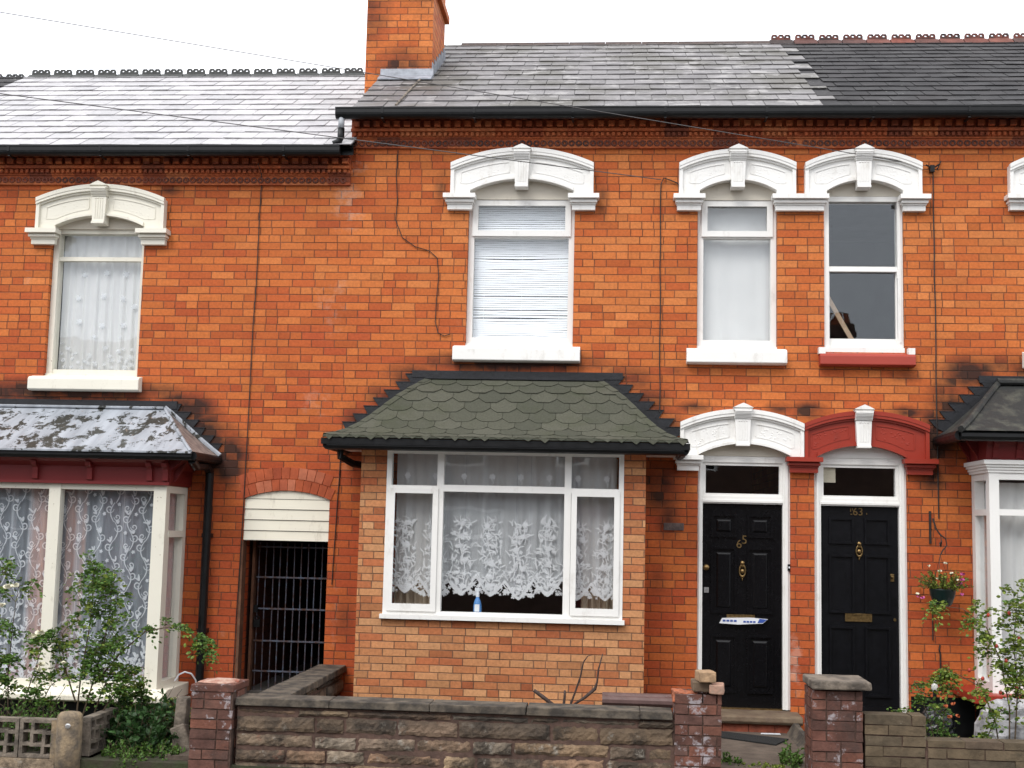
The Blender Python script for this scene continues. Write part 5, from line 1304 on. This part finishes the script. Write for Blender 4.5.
m = MB(); m.box(-6.1, -4.21, -2.46, -2.34, -.24, -.055); m.build('base', M['stone'], t_)
t_ = thing('block_screen_wall', 'pierced grey concrete block screen returning towards the house', 'block wall', (-4.05, -2.0, -.15), 'pierced block screens')
for i in range(2):
    m = MB(); screen(m, -4.045, -2.30 + .298 * i, -.05, axis='y', d=.04); m.build('block', M['concrete'], t_)
m = MB(); m.box(-4.12, -3.97, -2.33, -1.66, -.24, -.055); m.build('base', M['stone'], t_)
def rpost(name, label, c, r, h, sq=False):
    t_ = thing(name, label, 'post', (c[0], c[1], -.2))
    m = MB(); prof = [(r * 1.0, 0), (r, h * .5), (r * .98, h - r * .5), (r * .93, h - r * .25), (r * .75, h - r * .07), (r * .4, h)]
    m.lathe(prof, (c[0], c[1], -.2), 12); m.build('shaft', M['post'], t_, smooth=True); return t_
pt = rpost('concrete_post', 'lichened round topped concrete post joining the two block screens', (-4.115, -2.43, 0), .098, .505)
m = MB(); m.ball((-4.09, -2.525, .21), .022, .008, .02, 10, 6); m.build('metal_stud', M['chrome'], pt)
m = MB(); m.box(-4.25, -4.19, -2.45, -2.37, -.2, .235); m.build('mortar_fillet', M['post'], pt)
t_ = thing('broken_stone_post', 'worn grey stone post leaning against the first brick pier', 'post', (-3.4, -1.95, -.15))
m = MB(); m.obox((-3.40, -1.95, .12), .045, .06, .26, Matrix.Rotation(.05, 3, 'Y'), .01); m.build('shaft', M['concrete'], t_, bevel=.012)
m = MB(); m.obox((-3.33, -2.05, .02), .05, .05, .15, Matrix.Rotation(-.4, 3, 'Y'), .015); m.build('fallen_chunk', M['concrete'], t_, bevel=.012)

# things in the front gardens
t_ = thing('plastic_trough', 'long mauve plastic trough behind the stone wall near the broken pier', 'planter', (.25, -1.5, 0))
m = MB(); m.prismx([(-1.61, .10), (-1.45, .10), (-1.42, .40), (-1.64, .40)], -.02, .50); m.build('body', M['trough'], t_, bevel=.01)
m = MB(); m.tube([(-.045, -1.64, .415), (.52, -1.64, .415)], .042, 10); m.tube([(-.045, -1.42, .415), (.52, -1.42, .415)], .04, 10); m.box(-.04, .0, -1.64, -1.42, .39, .44); m.box(.47, .515, -1.64, -1.42, .39, .44); m.build('rim', M['trough'], t_)
m = MB(); m.box(.0, .48, -1.6, -1.46, 0, .10); m.build('foot', M['trough'], t_)
t_ = thing('bare_shrub', 'bare brown twigs sticking up behind the stone wall', 'shrub', (-.3, -2.0, 0))
for pts, r in (([(-.38, -2.0, .0), (-.40, -2.0, .40), (-.50, -2.0, .47), (-.575, -2.02, .525)], [.02, .018, .016, .014]), ([(-.35, -2.0, 0), (-.345, -2.0, .40), (-.335, -2.0, .48), (-.335, -2.0, .53)], [.014, .012, .010, .009]),
               ([(-.30, -2.0, 0), (-.285, -2.0, .43), (-.255, -2.0, .52), (-.215, -2.0, .64), (-.195, -2.0, .75), (-.16, -2.0, .80), (-.12, -2.0, .81)], [.010, .009, .008, .007, .006, .004, .002]),
               ([(-.30, -2.0, 0), (-.27, -2.0, .42), (-.18, -2.0, .48), (-.10, -2.0, .55), (-.085, -2.0, .60), (-.075, -2.0, .70), (-.045, -2.0, .82)], [.014, .012, .012, .014, .008, .007, .004])):
    MB().tube(pts, r, 7).build('twig', M['stem_dark'], t_, smooth=True)
m = MB()
m.add([(.90, -.62, .004), (1.42, -.98, .004), (1.57, -.66, .004), (1.02, -.36, .004), (.90, -.62, .014), (1.42, -.98, .014), (1.57, -.66, .014), (1.02, -.36, .014)], [(0, 1, 2, 3), (4, 5, 6, 7), (0, 1, 5, 4), (1, 2, 6, 5), (2, 3, 7, 6), (3, 0, 4, 7)])
tag(m.build('doormat', M['mat']), 'thin black rubber mat on the path before door 65', 'doormat')
m = MB(); m.prism([(1.36, .006), (1.54, .006), (1.53, .016), (1.37, .014)], -.40, -.385); tag(m.build('litter_scrap', M['white_plastic']), 'thin white scrap of litter beside the rubber mat', 'litter')
m = MB(); m.add([(1.60, -2.0, .0), (1.68, -2.0, .0), (1.68, -.30, .0), (1.60, -.30, .0), (1.66, -2.0, .06), (1.68, -2.0, .06), (1.70, -.30, .10), (1.66, -.30, .10)], [(0, 1, 2, 3), (4, 5, 6, 7), (0, 1, 5, 4), (1, 2, 6, 5), (2, 3, 7, 6), (3, 0, 4, 7)])
tag(m.build('path_edging', M['coping']), 'low dark concrete edging beside the path to door 65', 'edging')
m = MB(); random.seed(5)
def lumpy(mb, c, rx, ry, rz, seg=22, rings=14, a=.10):
    base = len(mb.v)
    for i in range(rings + 1):
        ph = -pi / 2 + pi * i / rings
        for k in range(seg):
            th_ = 2 * pi * k / seg; j = 1 + a * (sin(5 * th_ + 3 * ph) * .5 + sin(9 * th_ - 7 * ph) * .3 + sin(11 * ph + 2 * th_) * .3) + rr(-a, a) * .35
            mb.v.append((c[0] + rx * (abs(cos(ph)) ** .6) * cos(th_) * j, c[1] + ry * (abs(cos(ph)) ** .6) * sin(th_) * j, max(0.0, c[2] + rz * sin(ph) * j)))
    for i in range(rings):
        for k in range(seg):
            a0 = base + i * seg + k; a1 = base + i * seg + (k + 1) % seg; mb.f.append((a0, a1, a1 + seg, a0 + seg))
lumpy(m, (3.33, -1.15, .20), .30, .22, .26); tag(m.build('plastic_sack', M['sack'], None, smooth=False), 'crumpled grey white plastic sack under the rose by the right bay', 'sack')
m = MB(); lumpy(m, (2.86, -.55, .14), .16, .14, .17); tag(m.build('bin_bag', M['dark_sack']), 'black bin bag against the black plinth right of door 63', 'bin bag')
t_ = thing('garden_light', 'small pale capped garden light on a dark stake below the flower pot', 'garden light', (2.88, -.4, 0))
m = MB(); m.tube([(2.88, -.4, 0), (2.88, -.4, .42)], .016, 8); m.build('stake', M['black'], t_)
m = MB(); m.lathe([(.018, 0), (.030, .01), (.030, .055), (.022, .07), (.012, .10), (.004, .105)], (2.88, -.4, .42), 12); m.build('lamp_head', simple('pale_lamp_plastic', (.55, .55, .52), .35, .2), t_, smooth=True)

# ------------------------------------------------------------------ plants
random.seed(21)
def shrub(name, label, base, specs, leafmat, dens=16, lsize=1.0, stem_r=.008, subs=5, extra=None, cat='rose bush', group=None):
    """specs: list of point lists; each becomes a stem with side shoots carrying compound leaves"""
    t = thing(name, label, cat, base, group); F = MB(); S = MB(); F2 = MB(); tips = []
    for pts, nsub, sl in specs:
        pts = [Vector(p) for p in pts]; n = len(pts); S.tube(pts, [stem_r * (1 - .7 * i / (n - 1)) for i in range(n)], 5)
        for k in range(nsub):
            q, d = poly_at(pts, rr(.22, 1)); dd = Vector((rr(-1, 1), rr(-1, .6), rr(-.2, .9))); b = branch(q, d * .35 + dd, sl * rr(.5, 1.2), 6, .6, .25); S.tube(b, .0022, 4); tips.append(b[-1])
            for j in range(dens):
                w, e = poly_at(b, rr(.15, 1)); tgt = F if R() < .8 else F2
                rose_leaf(tgt, w, e * .5 + Vector((rr(-1, 1), rr(-1, 1), rr(-.5, .7))), rr(.06, .10) * lsize, rr(.75, 1.15) * lsize)
    F.build('foliage', M[leafmat], t, fix=False)
    if F2.v: F2.build('young_leaves', M[extra or 'leaf_lime'], t, fix=False)
    S.build('stem', M['stem'], t)
    return t, tips
g0 = (-4.3, -1.9, -.05)
# tall green rose in front of the lower bay
t_, tips = shrub('rose_bush', 'tall green rose before the bay with a long shoot arching towards the passage', g0, [
    ([g0, (-4.27, -1.9, .5), (-4.22, -1.9, .9), (-4.20, -1.92, 1.18), (-4.22, -1.9, 1.36)], 26, .24),
    ([g0, (-4.18, -1.9, .4), (-4.08, -1.92, .8), (-4.05, -1.9, 1.12), (-4.12, -1.9, 1.28)], 20, .25),
    ([(-4.2, -1.9, 0), (-4.1, -1.9, .35), (-4.0, -1.9, .6), (-4.0, -1.9, .75)], 16, .26),
    ([(-4.15, -1.9, .1), (-4.0, -1.9, .35), (-3.9, -1.88, .5), (-3.82, -1.88, .6)], 12, .16),
    ([(-4.15, -1.9, .45), (-3.95, -1.9, .70), (-3.75, -1.9, .88), (-3.55, -1.9, .92), (-3.38, -1.9, .88), (-3.25, -1.9, .78), (-3.2, -1.9, .70)], 11, .10),
    ([(-4.3, -1.9, .3), (-4.42, -1.9, .6), (-4.45, -1.9, .85)], 9, .16), ([(-4.1, -1.8, 0), (-3.95, -1.7, .2), (-3.85, -1.7, .38)], 14, .2)], 'leaf', 11, .95)
blooms(t_, [(-4.36, -2.05, .62)], .03, 'petal_white')
t_, tips = shrub('rose_bush', 'sparse rose with cream blooms at the left edge of the photo', (-4.85, -1.9, -.05), [
    ([(-4.85, -1.9, 0), (-4.88, -1.9, .5), (-4.86, -1.92, .9), (-4.84, -1.9, 1.22)], 14, .18),
    ([(-4.95, -1.9, 0), (-5.0, -1.9, .5), (-5.02, -1.92, .9), (-4.98, -1.9, 1.4)], 16, .20),
    ([(-4.8, -1.9, 0), (-4.7, -1.9, .4), (-4.62, -1.9, .68), (-4.60, -1.9, .85)], 9, .16),
    ([(-4.7, -1.9, 0), (-4.62, -1.9, .2), (-4.52, -1.9, .42), (-4.42, -1.9, .5), (-4.33, -1.9, .45)], 5, .12), ([(-4.9, -1.9, 0), (-4.95, -1.9, .3), (-5.05, -1.9, .62)], 10, .18)], 'leaf', 11, .95, stem_r=.006)
blooms(t_, [(-4.86, -2.05, 1.21), (-4.80, -2.05, 1.22), (-4.90, -2.05, 1.06), (-4.98, -2.05, .72), (-4.99, -2.05, .66), (-4.62, -2.05, .82), (-4.58, -2.03, .85), (-4.55, -2.03, .60), (-4.58, -2.03, .56)], .040, 'petal_white')
random.seed(33)
def mound(name, label, base, n, spread, hgt, mat, ls, cat='plant', ww=.6):
    t = thing(name, label, cat, base); F = MB(); S = MB()
    for k in range(n):
        a, r_ = rr(0, 2 * pi), sqrt(R()); p = Vector((base[0] + spread[0] * r_ * cos(a), base[1] + spread[1] * r_ * sin(a), base[2]))
        h = hgt * (1 - .5 * r_ * r_) * rr(.5, 1.15); b = branch(p, (rr(-.4, .4), rr(-.4, .4), 1), h, 5, .3, .2); S.tube(b, .002, 3)
        for j in range(12):
            q, d = poly_at(b, rr(.1, 1)); leaf(F, q, d * .3 + Vector((rr(-1, 1), rr(-1, 1), rr(-.3, .8))), ls * rr(.7, 1.3), ls * ww * rr(.8, 1.2))
    F.build('foliage', M[mat], t, fix=False); S.build('stem', M['stem'], t); return t
mound('leafy_shrub', 'dark broad leaved shrub between the block screen and the brick pier', (-3.72, -1.75, -.1), 210, (.32, .42), .52, 'leaf_dark', .055, 'shrub', .75)
mound('leafy_shrub', 'bright green fine shrub beside the stone post near the brick pier', (-3.56, -1.6, -.1), 70, (.14, .2), .48, 'leaf_lime', .028, 'shrub')
mound('weed_clump', 'mixed low weeds in the corner at the foot of the dark shrub', (-3.62, -2.2, -.12), 120, (.34, .22), .24, 'leaf', .03, 'weeds')
mound('leafy_shrub', 'mid green shrub growing behind the pierced block wall', (-4.65, -1.95, -.1), 230, (.42, .25), .50, 'leaf', .032, 'shrub')
mound('leafy_shrub', 'grey green low plant at the left edge behind the block wall', (-5.3, -1.95, -.1), 120, (.35, .25), .36, 'leaf_lime', .03, 'shrub')
mound('weed_clump', 'tuft of green weeds in the gap beside the slab capped pier', (1.44, -1.75, -.02), 50, (.08, .22), .17, 'leaf', .028, 'weeds')
mound('weed_clump', 'small weeds on the path by the broken pier', (.95, -1.85, -.02), 20, (.10, .12), .10, 'leaf', .025, 'weeds')
mound('weed_clump', 'weeds creeping over the middle of the path edge', (1.2, -1.95, -.02), 40, (.2, .10), .05, 'leaf_lime', .02, 'weeds')
mound('weed_clump', 'reddish weeds along the low brick wall', (2.75, -2.05, .12), 60, (.42, .08), .17, 'leaf_dry', .024, 'weeds')
random.seed(44)
t_, tips = shrub('rose_bush', 'tall rose with red hips in front of the right bay', (3.05, -1.95, 0), [
    ([(3.05, -1.95, .05), (3.06, -1.95, .5), (3.0, -1.95, .85), (2.90, -1.95, 1.10), (2.72, -1.95, 1.24), (2.52, -1.95, 1.26)], 19, .13),
    ([(3.08, -1.95, .05), (3.12, -1.95, .6), (3.10, -1.95, 1.0), (3.14, -1.95, 1.38)], 20, .17),
    ([(3.15, -1.95, .05), (3.22, -1.95, .6), (3.25, -1.95, 1.0), (3.22, -1.95, 1.4)], 22, .18),
    ([(3.0, -1.95, .05), (2.95, -1.95, .4), (2.85, -1.95, .65), (2.68, -1.95, .74), (2.55, -1.95, .72)], 11, .13),
    ([(3.2, -1.95, .05), (3.35, -1.95, .5), (3.45, -1.95, .9)], 18, .2), ([(2.85, -1.95, .1), (2.9, -1.95, .3), (3.0, -1.95, .5)], 4, .12)], 'leaf_lime', 10, .95, extra='leaf', stem_r=.007)
for p in [(2.90, -2.0, 1.2), (2.95, -2.02, .97), (3.05, -2.02, 1.22), (3.12, -2.02, 1.03), (3.18, -2.0, .8), (2.85, -2.0, .72), (3.02, -2.02, .86), (3.14, -2.02, 1.28), (2.98, -2.0, .62), (3.1, -2.0, .66), (2.75, -2.0, .78), (3.2, -2.0, 1.15)]:
    MB().ball(p, .014, .014, .017, 7, 5).build('rose_hip', M['petal_red'], t_, smooth=True)
t_, tips = shrub('rose_bush', 'low rose with orange flowers in front of the black plinth', (2.52, -1.9, 0), [
    ([(2.55, -1.9, .05), (2.48, -1.9, .35), (2.40, -1.9, .58), (2.36, -1.9, .68)], 6, .10), ([(2.55, -1.9, .05), (2.58, -1.9, .4), (2.62, -1.9, .62)], 6, .10),
    ([(2.5, -1.9, .05), (2.38, -1.9, .38), (2.24, -1.9, .45)], 6, .10), ([(2.62, -1.9, .05), (2.54, -1.9, .3), (2.50, -1.9, .5)], 6, .1)], 'leaf', 8, .85, stem_r=.005)
blooms(t_, [(2.55, -2.0, .56), (2.57, -2.0, .50), (2.66, -2.0, .43), (2.60, -2.0, .42), (2.52, -2.0, .60), (2.63, -2.0, .52)], .024, 'petal_orange')

# ------------------------------------------------------------------ ground, street
m = MB(); m.box(-60, 60, -200, 120, -.30, -.26); struct(m.build('ground', M['asphalt']))
m = MB(); m.box(-30, 30, -2.42, 6, -.25, -.055); struct(m.build('garden_soil', M['soil']))
m = MB(); m.box(.845, 1.60, -2.42, -.0, -.054, .001); struct(m.build('path', M['path']))
m = MB(); m.box(-3.4, -2.74, -2.3, 0, -.054, -.02); struct(m.build('path', M['path']))
m = MB(); m.box(1.88, 2.76, -1.8, -.30, -.054, .02); struct(m.build('path', M['path']))
m = MB(); m.box(-30, 30, -4.4, -2.425, -.26, -.13); struct(m.build('pavement', M['paving']))
m = MB(); m.box(-30, 30, -4.53, -4.401, -.26, -.125); struct(m.build('kerb', M['kerb']))
m = MB(); m.box(-30, 30, -13.6, -10.9, -.26, -.13); struct(m.build('pavement', M['paving']))
# houses over the road: seen as reflections in the glass
random.seed(3)
def facing(x0, label):
    t = thing('facing_house', label, 'house', (x0 + 2.6, -17, -.13), 'houses across the street reflected in the windows'); x1 = x0 + 5.2
    ops = [(x0 + .8, x0 + 1.8, 3.1, 4.5), (x0 + 3.3, x0 + 4.1, 3.1, 4.5), (x0 + .6, x0 + 2.2, .7, 2.2), (x0 + 3.6, x0 + 4.5, 0, 2.3)]
    m = MB(); wall(m, x0, x1, -.2, 4.9, [(a, b, c, d) for a, b, c, d in ops], -17.0, -.25); m.build('wall', M['opp_brick'], t)
    m = MB(); m.prismx([(-16.8, 4.85), (-16.8, 4.95), (-20, 6.45), (-23.2, 4.95), (-23.2, 4.85)], x0, x1); m.build('roof', M['slate_dark'], t)
    for a, b, c, d in ops[:3]:
        m = MB(); rect_frame(m, a, b, c, d, .07, -17.12, -17.03); m.box(a + .07, b - .07, -17.12, -17.03, (c + d) / 2, (c + d) / 2 + .05); f = m.build('window', M['wood_white'], t); MB().box(a + .07, b - .07, -17.10, -17.09, c + .07, d - .07).build('pane', M['black_door'], f)
    a, b, c, d = ops[3]; MB().box(a, b, -17.12, -17.05, c, d).build('door', M['maroon'], t)
    m = MB(); m.box(x0 + 4.55, x0 + 5.32, -20.35, -19.65, 5.9, 6.95); m.box(x0 + 4.50, x0 + 5.37, -20.4, -19.6, 6.65, 6.78); ch = m.build('chimney', M['opp_brick'], t)
    for k in range(3): MB().lathe([(.11, 0), (.09, .3), (.11, .33)], (x0 + 4.72 + .22 * k, -20, 6.95), 10).build('chimney_pot', M['orange_brick_one'], ch)
for i in range(8): facing(-20.15 + 5.2 * i, ['house across the street with its dark brick front mirrored in the lower panes', 'house across the street whose chimney is mirrored in the sash above door 63'][i == 4])
for o in bpy.data.objects:
    if o.name.startswith('facing_house') and 'sash' not in o['label']: pass
# steel lamp column just cut by the top left corner
t_ = thing('lamp_post', 'grey steel lamp column clipped by the top left corner', 'lamp post', (-3.285, -6, -.13))
m = MB(); m.tube([(-3.285, -4.7 - 1.3, -.13), (-3.285, -6, 1.0)], .09, 14); m.tube([(-3.285, -6, 1.0), (-3.285, -6, 5.6)], [.068, .06], 14); m.build('column', simple('galvanised_steel', (.30, .31, .34), .5, .2, metal=.4), t_, smooth=True)
m = MB(); m.tube([(-3.285, -6, 5.6), (-3.285, -6.3, 5.9), (-3.285, -6.9, 6.0)], .035, 8); m.obox((-3.285, -7.1, 6.0), .12, .28, .06); m.build('lamp_head', M['grey_plastic'], t_)

# ------------------------------------------------------------------ camera
yaw, pit, rol = 0.07856274, 0.11010535, 0.02255474
F = Vector((-sin(yaw) * cos(pit), cos(yaw) * cos(pit), sin(pit))); R0 = F.cross(Vector((0, 0, 1))).normalized(); U0 = R0.cross(F)
Rv = R0 * cos(rol) + U0 * sin(rol); Uv = U0 * cos(rol) - R0 * sin(rol)
cam = bpy.data.cameras.new('camera'); co = bpy.data.objects.new('camera', cam); COL.objects.link(co)
co.matrix_world = Matrix(((Rv.x, Uv.x, -F.x, 0), (Rv.y, Uv.y, -F.y, -12.2), (Rv.z, Uv.z, -F.z, 1.8), (0, 0, 0, 1)))
cam.sensor_width = 36; cam.lens = 45; cam.clip_end = 1000; SC.camera = co

# ------------------------------------------------------------------ overcast daylight
W = bpy.data.worlds.new('World'); SC.world = W; W.use_nodes = True; nt = W.node_tree; nt.nodes.clear()
out = nt.nodes.new('ShaderNodeOutputWorld'); bg = nt.nodes.new('ShaderNodeBackground'); bg.inputs[1].default_value = .12
sky = nt.nodes.new('ShaderNodeTexSky'); sky.sky_type = 'NISHITA'; sky.sun_disc = False; sky.sun_elevation = radians(52); sky.sun_rotation = radians(200)
tc = nt.nodes.new('ShaderNodeTexCoord'); sp = nt.nodes.new('ShaderNodeSeparateXYZ'); nt.links.new(tc.outputs['Generated'], sp.inputs[0])
# cloud deck: brighter towards the zenith, mottled
cr = nt.nodes.new('ShaderNodeValToRGB'); cr.color_ramp.elements[0].position = 0.0; cr.color_ramp.elements[0].color = (.60, .62, .66, 1); cr.color_ramp.elements[1].position = .75; cr.color_ramp.elements[1].color = (1, 1, 1, 1)
nt.links.new(sp.outputs[2], cr.inputs[0])
no = nt.nodes.new('ShaderNodeTexNoise'); no.inputs['Scale'].default_value = 2.2; no.inputs['Detail'].default_value = 5; nt.links.new(tc.outputs['Generated'], no.inputs['Vector'])
nr_ = nt.nodes.new('ShaderNodeValToRGB'); nr_.color_ramp.elements[0].position = .3; nr_.color_ramp.elements[0].color = (.86, .87, .90, 1); nr_.color_ramp.elements[1].position = .7; nr_.color_ramp.elements[1].color = (1.08, 1.07, 1.06, 1); nt.links.new(no.outputs['Fac'], nr_.inputs[0])
mu = nt.nodes.new('ShaderNodeMix'); mu.data_type = 'RGBA'; mu.blend_type = 'MULTIPLY'; mu.inputs[0].default_value = 1; nt.links.new(cr.outputs[0], mu.inputs[6]); nt.links.new(nr_.outputs[0], mu.inputs[7])
vm = nt.nodes.new('ShaderNodeVectorMath'); vm.operation = 'SCALE'; vm.inputs['Scale'].default_value = 12.0; nt.links.new(mu.outputs[2], vm.inputs[0])
mx = nt.nodes.new('ShaderNodeMix'); mx.data_type = 'RGBA'; mx.inputs[0].default_value = .88; nt.links.new(sky.outputs[0], mx.inputs[6]); nt.links.new(vm.outputs[0], mx.inputs[7])
nt.links.new(mx.outputs[2], bg.inputs[0]); nt.links.new(bg.outputs[0], out.inputs[0])
sl = bpy.data.lights.new('sun', 'SUN'); sl.energy = 1.1; sl.angle = radians(24); sl.color = (1, .97, .93); so = bpy.data.objects.new('sun', sl); COL.objects.link(so)
so.rotation_euler = Vector((.30, .62, -.78)).to_track_quat('-Z', 'Y').to_euler()
SC.view_settings.view_transform = 'Standard'; SC.view_settings.look = 'None'; SC.view_settings.exposure = .77; SC.view_settings.gamma = 1
SC.cycles.max_bounces = 8; SC.cycles.transparent_max_bounces = 24
